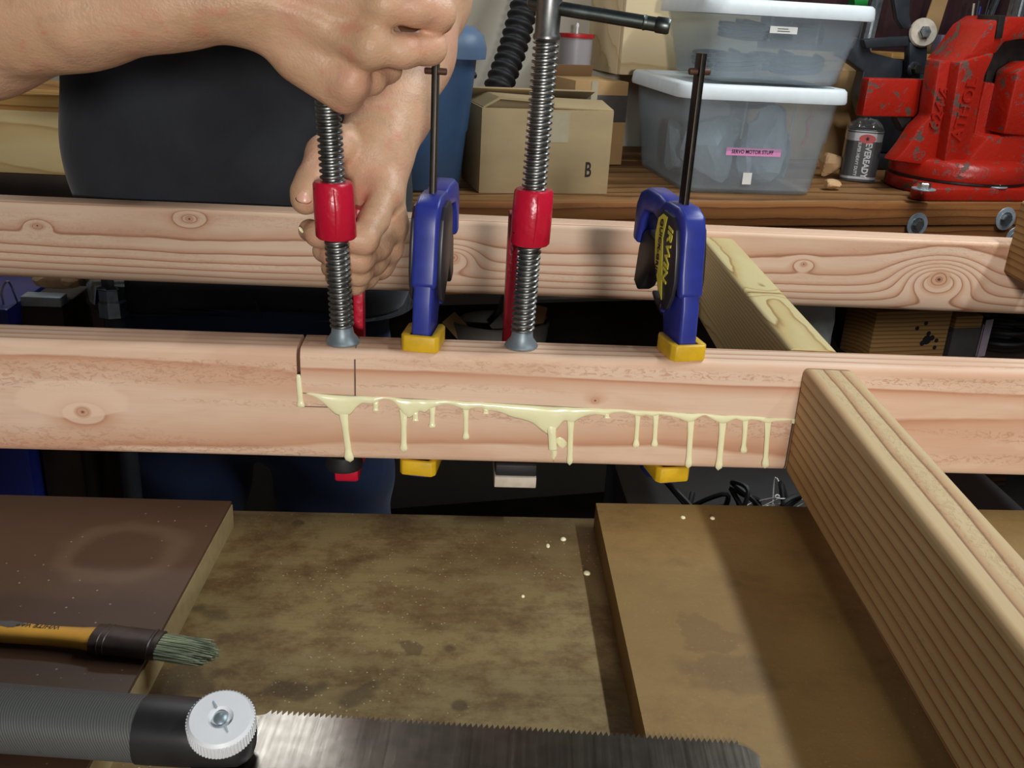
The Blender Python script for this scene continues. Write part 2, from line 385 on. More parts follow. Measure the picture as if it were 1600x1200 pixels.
def hardboard():
    g = G_('brown_hardboard'); co = g.coord(); n = g.noise(co, 7, 5, 0.6); f = g.noise(co, 300, 3)
    col = g.ramp(n, [(0.3, srgb(72, 50, 36)), (0.7, srgb(92, 66, 48))])
    sp = g.sep(co); dx = g.f('SUBTRACT', sp[0], RING[0]); dy = g.f('SUBTRACT', sp[1], RING[1])
    r = g.f('SQRT', g.f('ADD', g.f('MULTIPLY', dx, dx), g.f('MULTIPLY', g.f('MULTIPLY', dy, dy), 1.3)))
    r = g.f('ADD', r, g.f('MULTIPLY', g.f('SUBTRACT', g.noise(co, 40, 3), 0.5), 0.02))
    ring = g.f('MULTIPLY', g.step(r, 0.024, 0.036), g.f('SUBTRACT', 1, g.step(r, 0.038, 0.050)))
    col = g.mix(g.f('MULTIPLY', ring, 0.35), col, srgb(126, 104, 80))
    v = g.voro(co, 120); gate = g.step(g.noise(co, 12, 2), 0.42, 0.6)
    col = g.mix(g.f('MULTIPLY', g.f('MULTIPLY', g.f('SUBTRACT', 1, g.step(v, 0.05, 0.10)), gate), 0.7), col, srgb(200, 185, 160))
    g.bump(f, 0.1, 0.0004); return g.out(col, 0.45)
M['hardboard'] = hardboard()

def cardboard(name, c, seed=0):
    g = G_(name); co = g.coord(); n = g.noise(g.map(co, (1, 1, 3), (seed, 0, 0)), 9, 4); f = g.noise(g.map(co, (60, 60, 420)), 1, 2)
    col = g.ramp(n, [(0.3, tuple(q*0.88 for q in c)), (0.7, tuple(min(1, q*1.06) for q in c))])
    g.bump(f, 0.06, 0.0006); return g.out(col, 0.75, Specular_IOR_Level=0.2)
M['card'] = cardboard('cardboard_grey_brown', srgb(168, 148, 112)); M['card2'] = cardboard('cardboard_tan', srgb(176, 142, 98), 3)
M['card_in'] = cardboard('cardboard_dark', srgb(120, 92, 62), 5); M['paper'] = plain('kraft_paper', srgb(206, 168, 124), 0.7, var=0.1, scale=40)
def steel(name, c, rough, seed=0, aniso=None, metal=1.0):
    g = G_(name); co = g.coord(); n = g.noise(g.map(co, (1, 1, 1), (seed, 0, 0)), 90, 4, 0.6); st = g.noise(g.map(co, (400, 12, 12)), 1, 3) if aniso else n
    col = g.ramp(n, [(0.3, tuple(q*0.72 for q in c)), (0.65, c)])
    r = g.f('ADD', rough-0.08, g.f('MULTIPLY', st, 0.2)); g.bump(st, 0.08, 0.0004); return g.out(col, r, metal)
M['screw_steel'] = steel('threaded_steel', srgb(150, 152, 150), 0.38); M['foot_steel'] = steel('zinc_foot', srgb(150, 164, 172), 0.4, 2, metal=0.6)
M['dark_rod'] = steel('blued_rod', srgb(96, 104, 102), 0.36, 4); M['black_bar'] = steel('black_oxide_bar', srgb(58, 54, 50), 0.38, 5)
M['washer'] = steel('zinc_washer', srgb(180, 192, 202), 0.42, 6, metal=0.45); M['bolt'] = steel('zinc_bolt', srgb(200, 205, 205), 0.26, 7)
M['chrome'] = steel('chrome', srgb(190, 205, 220), 0.14, 8); M['alu'] = steel('extrusion', srgb(200, 206, 210), 0.4, 9)
M['blade'] = steel('saw_blade', srgb(122, 116, 108), 0.22, 11, True); M['rust_pin'] = plain('rusty_pin', srgb(84, 58, 46), 0.6, 0.4)

def chipped(name, paint, under, amount=0.62, scale=38, rough=0.32, dirt=0.25):
    g = G_(name); co = g.coord(); n = g.noise(co, scale, 6, 0.7, 0.4); b = g.noise(co, 9, 4, 0.6); e = g.t.nodes.new('ShaderNodeNewGeometry').outputs['Pointiness']
    m = g.step(n, amount, amount+0.025); col = g.mix(g.f('MULTIPLY', g.step(b, 0.5, 0.8), dirt), paint, tuple(c*0.45 for c in paint)); col = g.mix(m, col, under)
    g.bump(g.f('SUBTRACT', g.f('ADD', g.f('MULTIPLY', b, 0.5), g.f('MULTIPLY', g.noise(co, 110, 3, 0.5), 1.6)), m), 0.45, 0.0012)
    return g.out(col, g.f('ADD', rough, g.f('MULTIPLY', m, 0.3)))
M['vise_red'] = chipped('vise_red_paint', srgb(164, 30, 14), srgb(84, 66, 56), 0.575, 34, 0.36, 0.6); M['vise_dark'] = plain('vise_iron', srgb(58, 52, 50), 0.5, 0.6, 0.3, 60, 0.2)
M['clamp_red'] = chipped('clamp_red_paint', srgb(190, 20, 50), srgb(40, 20, 24), 0.665, 130, 0.30, 0.35)
M['blue'] = plain('blue_nylon', srgb(40, 52, 140), 0.36, var=0.1, scale=90); M['yellow'] = plain('yellow_pad', srgb(214, 172, 30), 0.45, var=0.22, scale=45)
M['black'] = plain('black_plastic', srgb(30, 30, 32), 0.42, var=0.2); M['label_black'] = plain('clamp_label', srgb(40, 40, 46), 0.4)
M['label_yellow'] = plain('clamp_label_yellow', srgb(214, 206, 70), 0.45); M['rubber'] = plain('black_rubber', srgb(22, 22, 24), 0.6, var=0.3)
M['white_plastic'] = plain('white_lid', srgb(224, 232, 236), 0.42, var=0.04); M['pad_white'] = plain('scrap_pad', srgb(196, 184, 166), 0.7, var=0.12, scale=120)
M['tote_blue'] = plain('tote_blue', srgb(56, 84, 118), 0.42, var=0.08, scale=20); M['tote_lid'] = plain('tote_lid', srgb(88, 112, 142), 0.45, var=0.06, scale=20)
M['pink'] = plain('pink_tape', srgb(238, 152, 206), 0.5, var=0.02); M['ink'] = plain('black_ink', srgb(24, 22, 22), 0.6, var=0.05)
M['label_white'] = plain('paper_label', srgb(232, 232, 226), 0.6, var=0.03); M['red_lid'] = plain('red_lid', srgb(176, 30, 34), 0.4)
M['frost'] = plain('frosted_tub', srgb(158, 152, 156), 0.4, var=0.08, scale=14); M['tape_dark'] = plain('dark_tape', srgb(78, 74, 72), 0.4, var=0.1)
M['tape_clear'] = plain('packing_tape', srgb(178, 168, 142), 0.2, var=0.05); M['silver'] = plain('battery_silver', srgb(168, 170, 176), 0.32, 0.4, 0.05)
M['batt_black'] = plain('battery_black', srgb(24, 24, 32), 0.28, var=0.1); M['batt_text'] = plain('battery_lettering', srgb(206, 208, 214), 0.4)
M['red_dot'] = plain('battery_red', srgb(214, 28, 40), 0.4); M['green'] = plain('green_plastic', srgb(28, 132, 52), 0.4)
M['dark_iron'] = plain('dark_iron', srgb(58, 62, 68), 0.4, 0.3, 0.2, 40, 0.1); M['maroon'] = plain('maroon_cloth', srgb(52, 22, 26), 0.8)
M['wall'] = plain('painted_wall', srgb(186, 180, 166), 0.85, var=0.04, scale=6, bump=0.05); M['concrete'] = plain('concrete', srgb(84, 80, 74), 0.9, var=0.25, scale=8, bump=0.1)
M['dark_ply'] = plain('dark_cabinet', srgb(58, 44, 32), 0.7, var=0.2, scale=20)
M['grey_bag'] = plain('grey_scrap', srgb(120, 116, 108), 0.7, var=0.15, scale=30, bump=0.2); M['cloth_white'] = plain('pale_cloth', srgb(176, 182, 180), 0.85, var=0.1, scale=30, bump=0.2)
M['purple'] = plain('pale_purple_card', srgb(176, 160, 172), 0.7); M['shaving'] = plain('wood_chip', srgb(232, 196, 150), 0.7, var=0.1, scale=50)
M['drip'] = plain('wet_wood_glue', srgb(244, 240, 196), 0.2, var=0.03, scale=30, Subsurface_Weight=0.15, Subsurface_Radius=(0.004, 0.003, 0.001))
M['pencil'] = plain('pencil_line', srgb(110, 84, 74), 0.8); M['kerf'] = plain('sawn_end', srgb(120, 84, 62), 0.8)
M['knob'] = plain('white_knob', srgb(214, 218, 222), 0.45, var=0.04); M['brush_wood'] = plain('brush_handle', srgb(206, 152, 62), 0.4, var=0.12, scale=35)
M['ferrule'] = plain('brush_ferrule', srgb(66, 56, 52), 0.42, 0.5, 0.3, 120, 0.2)
def bristle():
    g = G_('stiff_bristles'); co = g.coord(); st = g.noise(g.map(co, (25, 700, 700)), 1, 3, 0.6)
    col = g.ramp(st, [(0.3, srgb(96, 106, 90)), (0.5, srgb(158, 166, 138)), (0.7, srgb(214, 216, 184))]); g.bump(st, 0.6, 0.001); return g.out(col, 0.6)
M['bristle'] = bristle()
def rattan():
    g = G_('cord_wrap'); co = g.coord(); s = g.sep(co); w = g.f('ADD', g.f('MULTIPLY', s[0], 1500), g.f('MULTIPLY', s[2], 500)); w = g.f('ADD', w, g.f('MULTIPLY', g.noise(co, 60, 3), 3.0))
    fr = g.f('PINGPONG', w, 1.0); col = g.ramp(fr, [(0, srgb(58, 59, 59)), (0.4, srgb(72, 74, 73)), (1, srgb(80, 82, 80))])
    n = g.noise(co, 45, 3); col = g.mix(g.f('MULTIPLY', g.step(n, 0.6, 0.7), 0.5), col, srgb(50, 48, 46)); g.bump(fr, 0.3, 0.0004); return g.out(col, 0.6)
M['rattan'] = rattan()
def skin():
    g = G_('skin'); co = g.coord(); n = g.noise(co, 22, 4, 0.6); b = g.noise(co, 55, 5, 0.65); f = g.noise(co, 650, 3, 0.6); v = g.voro(co, 560)
    col = g.ramp(n, [(0.3, srgb(190, 150, 116)), (0.5, srgb(204, 164, 132)), (0.7, srgb(210, 156, 130))])
    col = g.mix(g.f('MULTIPLY', g.step(b, 0.54, 0.70), 0.45), col, srgb(202, 122, 104))
    vein = g.noise(g.map(co, (14, 40, 40), (1.5, 0, 0)), 1.0, 3, 0.5, 0.8); col = g.mix(g.f('MULTIPLY', g.f('MULTIPLY', g.step(vein, 0.50, 0.55), g.f('SUBTRACT', 1, g.step(vein, 0.57, 0.62))), 0.16), col, srgb(160, 140, 116))
    wr_ = g.noise(g.map(co, (60, 180, 180)), 1.0, 3, 0.6, 0.5)
    g.bump(g.f('ADD', g.f('MULTIPLY', b, 1.6), g.f('ADD', g.f('MULTIPLY', f, 0.22), g.f('ADD', g.f('MULTIPLY', v, 0.16), g.f('MULTIPLY', wr_, 0.4)))), 0.55, 0.0014)
    return g.out(col, 0.45, Subsurface_Weight=0.08, Subsurface_Radius=(0.005, 0.002, 0.001), Specular_IOR_Level=0.4)
M['skin'] = skin(); M['nail'] = plain('nail', srgb(222, 172, 150), 0.3, var=0.03)
def cloth(name, c, sc=1400):
    g = G_(name); co = g.coord(); a = g.noise(co, 9, 4, 0.6, 0.5); w = g.noise(co, sc, 2)
    col = g.ramp(a, [(0.3, tuple(q*0.8 for q in c)), (0.7, tuple(q*1.2 for q in c))]); g.bump(g.f('ADD', g.f('MULTIPLY', a, 8), w), 0.25, 0.001)
    return g.out(col, 0.9, Sheen_Weight=0.15, Specular_IOR_Level=0.15)
M['shirt'] = cloth('charcoal_cotton', srgb(50, 52, 57)); M['denim'] = cloth('dark_denim', srgb(38, 52, 82), 1100)
def clear_bin():
    g = G_('clear_polypropylene'); co = g.coord(); n = g.noise(co, 10, 4, 0.6, 0.6); g.bump(g.noise(co, 20, 3), 0.15, 0.002)
    tr = g.t.nodes.new('ShaderNodeBsdfTransparent'); tr.inputs[0].default_value = (0.92, 0.95, 0.96, 1)
    mx = g.t.nodes.new('ShaderNodeMixShader'); o = g.t.nodes['Material Output']
    g.put(mx.inputs[0], g.f('ADD', 0.13, g.f('MULTIPLY', n, 0.24))); g.lk(tr.outputs[0], mx.inputs[1]); g.lk(g.b.outputs[0], mx.inputs[2]); g.lk(mx.outputs[0], o.inputs[0])
    return g.out(srgb(196, 208, 218), 0.26)
M['clear'] = clear_bin()
def shrink():
    g = G_('clear_film'); tr = g.t.nodes.new('ShaderNodeBsdfTransparent'); mx = g.t.nodes.new('ShaderNodeMixShader'); o = g.t.nodes['Material Output']
    mx.inputs[0].default_value = 0.06; g.lk(tr.outputs[0], mx.inputs[1]); g.lk(g.b.outputs[0], mx.inputs[2]); g.lk(mx.outputs[0], o.inputs[0])
    g.bump(g.noise(g.coord(), 60, 3), 0.6, 0.002); return g.out(srgb(210, 210, 210), 0.12)
M['film'] = shrink()
# ------------------------------------------------------------------ the room
FLOOR_Z = -0.95
struct(part('floor', box((-3.5, -3.2, FLOOR_Z-0.05), (3.5, 3.4, FLOOR_Z)), M['concrete'], None, False))
WV = 0.66                                                                # rear wall, bench coordinates
def bench_box(u0, u1, v0, v1, h0, h1, r=0.0, seg=2):
    V, Fc = box((u0, v0, h0), (u1, v1, h1), r, seg); V = np.array(V)
    return BO+V[:, :1]*BU+V[:, 1:2]*BV+V[:, 2:]*np.array([0, 0, 1.0]), Fc
struct(part('wall_back', bench_box(-3.2, 3.2, WV, WV+0.08, FLOOR_Z-BO[2], 1.95), M['wall'], None, False))

# ------------------------------------------------------------------ the two long beams
def profile(h0, h1, t=0.038, r=0.0062, rt=True, rb=True, n=5):
    """cross-section (y, z) from z=h0 to h1, rounded where asked"""
    P = []
    def arc(cy, cz, a0):
        for i in range(n+1):
            a = a0+i*PI/2/n; P.append((cy+r*math.cos(a), cz+r*math.sin(a)))
    arc(t-r, h1-r, 0) if rt else P.append((t, h1))
    arc(r, h1-r, PI/2) if rt else P.append((0, h1))
    arc(r, h0+r, PI) if rb else P.append((0, h0))
    arc(t-r, h0+r, 1.5*PI) if rb else P.append((t, h0))
    return P
def bar(x0, x1, p0, p1=None):
    p1 = p1 or p0
    return loft([[(x0, y, z) for y, z in p0], [(x1, y, z) for y, z in p1]])
H = 0.089
seam = lambda x: -0.0345-0.0252*(x+0.103)                                # sloping glue line of the splice
KX, EX = -0.1105, 0.2665
o = part('left_beam_board', join(bar(-0.80, KX, profile(-H, 0)), bar(KX, EX, profile(-H, seam(KX)-0.0004, rt=False), profile(-H, seam(EX)-0.0004, rt=False))), M['fir_left'], None)
tag(o, 'pinkish fir board of the spliced front beam with pale oval patch and small knot, glued lower tongue', 'board')
o = part('right_beam_board', join(bar(KX+0.0027, EX+0.0012, profile(seam(KX)+0.0002, 0, rb=False), profile(seam(EX)+0.0002, 0, rb=False)), bar(EX+0.0012, 1.30, profile(-H, 0))), M['fir_right'], None)
tag(o, 'pinkish fir board of the spliced front beam, pressed down by four clamps and butted by the cross pieces', 'board')
for nm, G in (('pencil_line', box((-0.0687, -0.00025, seam(-0.068)), (-0.0675, 0.0004, -0.0065))), ('pencil_line', box((-0.0684, 0.006, -0.0002), (-0.0678, 0.032, 0.00025)))):
    part(nm, G, M['pencil'], o, False)
part('pencil_line', box((-0.108, -0.00025, -0.0456), (-0.074, 0.0004, -0.0449)), M['pencil'], bpy.data.objects['left_beam_board'], False)

YB, ZB = 0.4327, 0.0079
rb = part('rear_beam', bar(-1.0, 1.45, profile(-H, 0)), M['fir_rear'], None); rb.location = (0, YB, ZB)
tag(rb, 'long fir beam with brown growth rings and round knots lying behind the gripping hand', 'beam')

ANG, XC = 0.0563, 0.2679
def cross(name, y0, y1, z, mat, label, xc=XC):
    """a board on edge running away from the viewer: local x along its length"""
    d = np.array([math.sin(ANG), math.cos(ANG), 0]); L = (y1-y0)/math.cos(ANG)
    s = np.array([xc, 0, 0])+d*(y0/math.cos(ANG))
    G = bar(0, L, [(-y, zz) for y, zz in profile(-H, 0, 0.0385, 0.0045)])
    o = part(name, G, mat, None); o.location = (s[0], s[1], z); o.rotation_euler = (0, 0, PI/2-ANG); return tag(o, label, 'board')
cross('cross_piece', -0.60, -0.0022, -0.0015, M['pine_rough'], 'long cross board on edge running from the spliced joint over the tan board')
cross('cross_piece', 0.0405, YB-0.0008, 0.0, M['pine'], 'pale pine cross board bridging the gap between front beam and rear beam')
cross('cross_piece', 0.10, YB-0.0008, 0.0595, M['block_wood'], 'brown cross board set higher than the rear beam it butts against', xc=0.668-YB*math.tan(ANG))

# spacers out of view that carry the front beam on the near bench
for x in (-0.66, 0.92):
    tag(part('spacer_block', box((x-0.03, -0.002, -0.1398), (x+0.03, 0.042, -H-0.0002), 0.002), M['block_wood'], None), 'wood spacer block under the spliced beam beside the '+('brown' if x < 0 else 'tan')+' board', 'block', 'beam spacers')
# sawhorse-like posts that carry the rear beam, out of view
for x in (-0.82, 1.30):
    tag(part('support_post', box((x-0.045, YB, FLOOR_Z), (x+0.045, YB+0.04, ZB-H-0.0002), 0.002), M['block_wood'], None), 'wooden post under the rear beam on the '+('cabinet' if x < 0 else 'vise')+' side of the room', 'post', 'rear beam posts')

# ------------------------------------------------------------------ glue
gl = thing('glue_squeeze_out', 'pale yellow wood glue squeezed from the splice and running down in drips', 'glue', (0, -0.001, -0.04))
def sheet(xs, zt, zb, th):
    """swelling film on the face y=0: top and bottom edge, thickness"""
    rings = []
    for x, a, b, t in zip(xs, zt, zb, th):
        m = 7; R = []
        for i in range(m):
            q = i/(m-1); R.append((x, -t*math.sin(PI*q)**0.6 if 0 < q < 1 else 0.0006, a+(b-a)*q))
        R.append((x, 0.0006, (a+b)/2)); rings.append(R)
    return loft(rings)
# lower outline of the film, read off the photograph along the seam (x px, y px)
low = [(478, 616), (492, 622), (505, 632), (518, 645), (528, 652), (545, 652), (556, 640), (566, 632), (580, 633), (588, 630), (598, 625), (612, 627), (622, 638), (632, 652), (640, 656), (648, 650), (656, 645), (664, 647), (672, 641), (684, 636), (694, 633), (704, 634), (716, 638), (728, 643), (738, 640), (752, 639), (760, 643), (772, 644), (786, 648), (800, 654), (816, 658), (832, 664), (846, 676), (860, 684), (872, 672), (882, 660), (893, 664), (903, 658), (915, 652), (930, 649), (945, 651), (956, 647), (972, 645), (985, 648), (998, 652), (1008, 650), (1020, 652), (1032, 649), (1048, 652), (1062, 656), (1078, 662), (1090, 655), (1102, 650), (1112, 656), (1128, 664), (1140, 660), (1150, 656), (1162, 660), (1174, 657), (1188, 659), (1200, 663), (1210, 660), (1224, 659), (1238, 658)]
pts = spline([hy(x, y, -0.001) for x, y in low], 3)
xs = pts[:, 0]; zt = np.array([seam(x)+0.0006 for x in xs]); zb = np.minimum(pts[:, 2], zt-0.0012); zt[0] = zb[0]+0.0006
part('glue_film', local(gl, sheet(xs, zt, zb, np.clip((zt-zb)*0.28, 0.0004, 0.0017))), M['drip'], gl, True, 180)
def drip(x0, y0, x1, y1, w0, w1, wt):
    """a run from (x0,y0) px down to (x1,y1) px: half widths mm at start, middle, bulb"""
    a = hy(x0, y0, 0); b = hy(x1, y1, 0); n = 16; rings = []
    for i in range(n+1):
        t = i/n; c = a+(b-a)*t
        w = 1.05*(w0*1.5+(w1-w0*1.25)*min(1, t*2.8)**0.5)*1e-3
        if t > 0.76: w = max(w, wt*1.4e-3*math.sqrt(max(0.0, 1-((t-0.88)/0.12)**2))) if t < 1 else 0.0002
        ang = np.arange(10)*2*PI/10
        rings.append([(c[0]+w*math.cos(q), 0.0004-max(0, w*0.95)*(0.2+0.8*min(1, t*3))*(0.5+0.5*math.sin(q))-0.0001, c[2]+(0.0004*math.sin(q) if i == n else 0)) for q in ang])
    return loft(rings)
for d in [(536, 640, 547, 722, 3.0, 1.7, 2.7), (587, 625, 587, 642, 1.8, 1.4, 1.9), (631, 640, 631, 707, 2.6, 1.5, 2.2), (649, 640, 649, 658, 1.8, 1.6, 2.0), (676, 634, 675, 669, 1.9, 1.4, 2.0), (728, 636, 728, 688, 1.9, 1.3, 2.0), (759, 636, 759, 646, 1.8, 1.5, 1.9), (861, 660, 864, 705, 3.4, 2.3, 2.5), (892, 650, 890, 727, 2.4, 1.5, 1.8), (948, 643, 948, 653, 1.8, 1.4, 1.9), (997, 642, 993, 701, 1.9, 1.2, 2.0), (1025, 645, 1022, 700, 1.9, 1.3, 2.0), (1080, 650, 1075, 732, 2.2, 1.6, 2.1), (1130, 652, 1122, 735, 2.4, 1.7, 2.2), (1165, 652, 1161, 709, 1.9, 1.3, 2.1), (1200, 655, 1195, 732, 2.2, 1.4, 2.3), (1240, 654, 1240, 661, 1.8, 1.5, 1.8)]:
    part('drip', local(gl, drip(*d)), M['drip'], gl, True, 180)
part('drip', local(gl, drip(466, 585, 471, 638, 0.8, 1.8, 2.2)), M['drip'], gl, True, 180)
# runs wiped thin between the two long drips
part('glue_smear', local(gl, sheet([hy(x, 690, 0)[0] for x in (868, 874, 880, 886)], [hy(874, y, 0)[2] for y in (684, 680, 682, 690)], [hy(874, y, 0)[2] for y in (690, 700, 704, 696)], [0.0001, 0.0002, 0.0002, 0.0001])), M['drip'], gl, True, 180)
part('glue_smear', local(gl, sheet([hy(x, 710, 0)[0] for x in (862, 866, 870)], [hy(866, y, 0)[2] for y in (700, 698, 702)], [hy(866, y, 0)[2] for y in (716, 722, 712)], [0.0001, 0.0002, 0.0001])), M['drip'], gl, True, 180)
# ------------------------------------------------------------------ near bench and the boards on it
ZT, ZN = -0.118, -0.1400                                                  # top of the loose boards / of the bench
BBY = hz(640, 803, ZN)[1]
nb = thing('near_bench', 'stained plywood workbench top holding the saw and loose boards', 'workbench', (0.1, -0.35, ZN))
part('bench_top', local(nb, box((-0.95, -0.95, ZN-0.019), (1.15, BBY, ZN), 0.0012)), M['bench_ply'], nb)
part('bench_core', local(nb, box((-0.93, -0.93, ZN-0.06), (1.13, BBY-0.005, ZN-0.0195), 0.001)), M['mdf_edge'], nb)
for x in (-0.85, 1.05):
    for y in (-0.85, -0.06): part('leg', local(nb, box((x-0.04, y-0.04, FLOOR_Z), (x+0.04, y+0.04, ZN-0.0605), 0.002)), M['block_wood'], nb)
def slab(c, z0, z1, r=0.0008):
    bm = bmesh.new(); lo = [bm.verts.new((x, y, z0)) for x, y in c]; hi = [bm.verts.new((x, y, z1)) for x, y in c]
    bm.faces.new(lo[::-1]); bm.faces.new(hi)
    for i in range(4): bm.faces.new((lo[i], lo[(i+1) % 4], hi[(i+1) % 4], hi[i]))
    bevel_bm(bm, r, 1); return from_bm(bm)
a, b = hz(363, 783, ZT), hz(189, 1105, ZT); dirL = (b-a)/abs(b[1]-a[1]); L1 = a+dirL*0.55
t = thing('brown_board', 'dark brown hardboard-faced board lying on the bench under the paint brush', 'board', (-0.4, -0.2, ZN))
cr = [(-0.75, a[1]+0.006), (a[0], a[1]), (L1[0], L1[1]), (-0.75, L1[1])]
part('core', local(t, slab(cr, ZN+0.0001, ZT-0.003)), M['mdf_edge'], t); sk = part('hardboard_face', slab([(x-0.0006*i, y) for i, (x, y) in enumerate(cr)], ZT-0.0028, ZT), M['hardboard'], None)
sk.parent = t; sk.location = -Vector(t.location)
c, d = hz(931, 786, ZT), hz(1005, 1130, ZT); dirR = (d-c)/abs(d[1]-c[1]); R1 = c+dirR*0.55
t = thing('tan_board', 'tan fibreboard lying on the bench beneath the near cross board', 'board', (0.4, -0.2, ZN))
part('panel', local(t, slab([(c[0], c[1]), (R1[0], R1[1]), (0.78, R1[1]), (0.78, c[1]+0.008)], ZN+0.0001, ZT)), M['mdf'], t)

# glue spots fallen on the boards
def blob(p, rx, ry, h):
    rings = []; n = 16; a_ = np.arange(n)*2*PI/n
    for q in np.linspace(0, PI/2, 6): rings.append([(rx*math.cos(q)*math.cos(w), ry*math.cos(q)*math.sin(w), h*math.sin(q)) for w in a_] if q < 1.5 else [(1e-5*math.cos(w), 1e-5*math.sin(w), h) for w in a_])
    return loft(rings)
for i, (x, y, z, rx, ry, lb) in enumerate([(880, 843, ZN, .0024, .0026, 'round'), (856, 853, ZN, .0016, .0030, 'oval'), (917, 896, ZN, .0026, .0028, 'shaded'), (817, 932, ZN, .0013, .0017, 'tiny'), (1067, 809, ZT, .0020, .0022, 'pale'), (1113, 810, ZT, .0020, .0021, 'dull')]):
    o = part('glue_spot', blob(None, rx, ry, min(rx, ry)*0.75), M['drip'], None, True, 180); o.location = Vector(hz(x, y, z))
    lab = {'round': 'round glue spot on the stained plywood near the back edge of the bench', 'oval': 'long oval glue spot on the stained plywood beside a round one', 'shaded': 'glue spot in the shadow right beside the tan board', 'tiny': 'tiny glue spot on the middle of the stained plywood', 'pale': 'pale glue spot on the back edge of the tan board, in the light', 'dull': 'glue spot on the back edge of the tan board, in the shadow'}[lb]
    tag(o, lab, 'glue', 'fallen glue spots')

# ------------------------------------------------------------------ pull saw
s0 = hz(400, 1110, ZT+0.001); s1 = hz(1003, 1140, ZT+0.001); s2 = hz(1172, 1160, ZT+0.001)
ax = (s2-s0); ax[2] = 0; LB = np.linalg.norm(ax); ax /= LB; az = math.atan2(ax[1], ax[0])
sw = thing('pull_saw', 'long-bladed pull saw with cord-wrapped handle and white clamping knob', 'saw', (s0[0], s0[1], ZT), az)
pit = 0.0029; nT = int(LB*0.965/pit); top = []
for i in range(nT): x = 0.006+i*pit; top += [(x, -0.0024), (x+pit*0.74, 0.0010)]
W = 0.062
poly = [(-0.02, -0.052), (-0.02, -0.020), (-0.004, -0.006)]+top+[(LB*0.975, -0.0024), (LB*0.992, -0.004), (LB+0.003, -0.010), (LB-0.004, -W)]
part('blade', prism(poly, 0.0004, 0.0011, 'xy'), M['blade'], sw, False)
def oval(x, cy, cz, ry, rz, n=28, p=2.4):
    a_ = np.arange(n)*2*PI/n; c_, s_ = np.cos(a_), np.sin(a_)
    return np.stack([np.full(n, x), cy+ry*np.sign(c_)*np.abs(c_)**(2/p), cz+rz*np.sign(s_)*np.abs(s_)**(2/p)], 1)
CYS = -0.0345
def at_saw(x, y, z): q = hz(x, y, z)-np.array([s0[0], s0[1], 0]); return q@ax, q@np.array([-ax[1], ax[0], 0])
hx0 = at_saw(235, 1140, ZT+0.016)[0]
part('handle_wrap', loft([oval(x, CYS+0.002*math.sin((hx0-x)*9), 0.0155, 0.0155+0.0012*math.sin((hx0-x)*12), 0.0148) for x in np.linspace(hx0, hx0-0.30, 24)]), M['rattan'], sw, True, 60)
xe = at_saw(398, 1150, ZT+0.01)[0]
fx = [(hx0-0.004, 0.0162, 0.0153), (hx0+0.002, 0.0164, 0.0154), (xe-0.03, 0.0164, 0.0150), (xe-0.012, 0.0160, 0.0135), (xe-0.004, 0.0142, 0.0105), (xe, 0.0105, 0.006), (xe+0.001, 0.006, 0.0035)]
part('head', loft([oval(x, CYS, 0.0155 if i < 4 else 0.0155-(i-3)*0.0022, a_, b_) for i, (x, a_, b_) in enumerate(fx)]), M['black'], sw, True, 60)
kx, ky = at_saw(346, 1118, ZT+0.037); kb = np.array([kx, ky, 0.029]); kax = np.array([0.05, -0.28, 0.95])
prof = [(0.0, -0.001), (0.0150, -0.001), (0.0155, 0.0), (0.0155, 0.0085), (0.0142, 0.0100), (0.0060, 0.0100), (0.0048, 0.0080), (0.0, 0.0080)]
kn = part('knob', lathe(prof, 48, kb, kax), M['knob'], sw)
x_, y_, d_ = frame_of(kax); d_ = kax/np.linalg.norm(kax)
rid = []
for i in range(60):
    q = i*2*PI/60; rid.append(tube([kb+d_*0.0004+(x_*math.cos(q)+y_*math.sin(q))*0.0156, kb+d_*0.0082+(x_*math.cos(q)+y_*math.sin(q))*0.0156], 0.00052, 5))
part('knurling', join(*rid), M['knob'], kn, True)
part('screw_hub', lathe([(0, 0.0078), (0.0030, 0.0078), (0.0034, 0.0092), (0.0020, 0.0104), (0, 0.0105)], 16, kb, kax), M['foot_steel'], kn)
for sgn in (-1, 1):
    q = x_*0.8+y_*0.6; part('slot_rib', tube([kb+d_*0.0102+q*sgn*0.0055, kb+d_*0.0102+q*sgn*0.0095], [0.0007, 0.0003], 6), M['washer'], kn)
part('stud', lathe([(0.005, 0), (0.005, 0.009)], 16, kb-d_*0.008, kax), M['black'], sw)

# ------------------------------------------------------------------ brush
b0 = hz(-60, 982, ZT+0.006); b1 = hz(345, 1022, ZT+0.004); bd = b1-b0; bd[2] = 0; Lb = np.linalg.norm(bd); bd /= Lb
br = thing('glue_brush', 'flat brush with yellow wooden handle and stiff greenish bristles hanging over the board edge', 'brush', (b0[0], b0[1], ZT), math.atan2(bd[1], bd[0]))
def atb(x, y, z=ZT+0.005): q = hz(x, y, z)-np.array([b0[0], b0[1], 0]); return q@bd
xa, xb_, xc_ = atb(160, 1004), atb(250, 1013), Lb
part('handle', loft([oval(x, 0, zc, w, h, 20, 2.2) for x, zc, w, h in [(-0.06, .0055, .0045, .0045), (0.0, .0062, .0062, .0052), (xa*0.35, .0062, .0066, .0054), (xa*0.65, .0064, .0056, .0054), (xa*0.85, .0066, .0064, .0056), (xa+0.001, .0068, .0092, .0060)]]), M['brush_wood'], br, True, 60)
fe = part('ferrule', loft([oval(x, 0, zc, w, h, 24, 2.6) for x, zc, w, h in [(xa-0.004, .0070, .0100, .0064), (xa+0.004, .0070, .0102, .0064), (xb_, .0062, .0106, .0054)]]), M['ferrule'], br, True, 50)
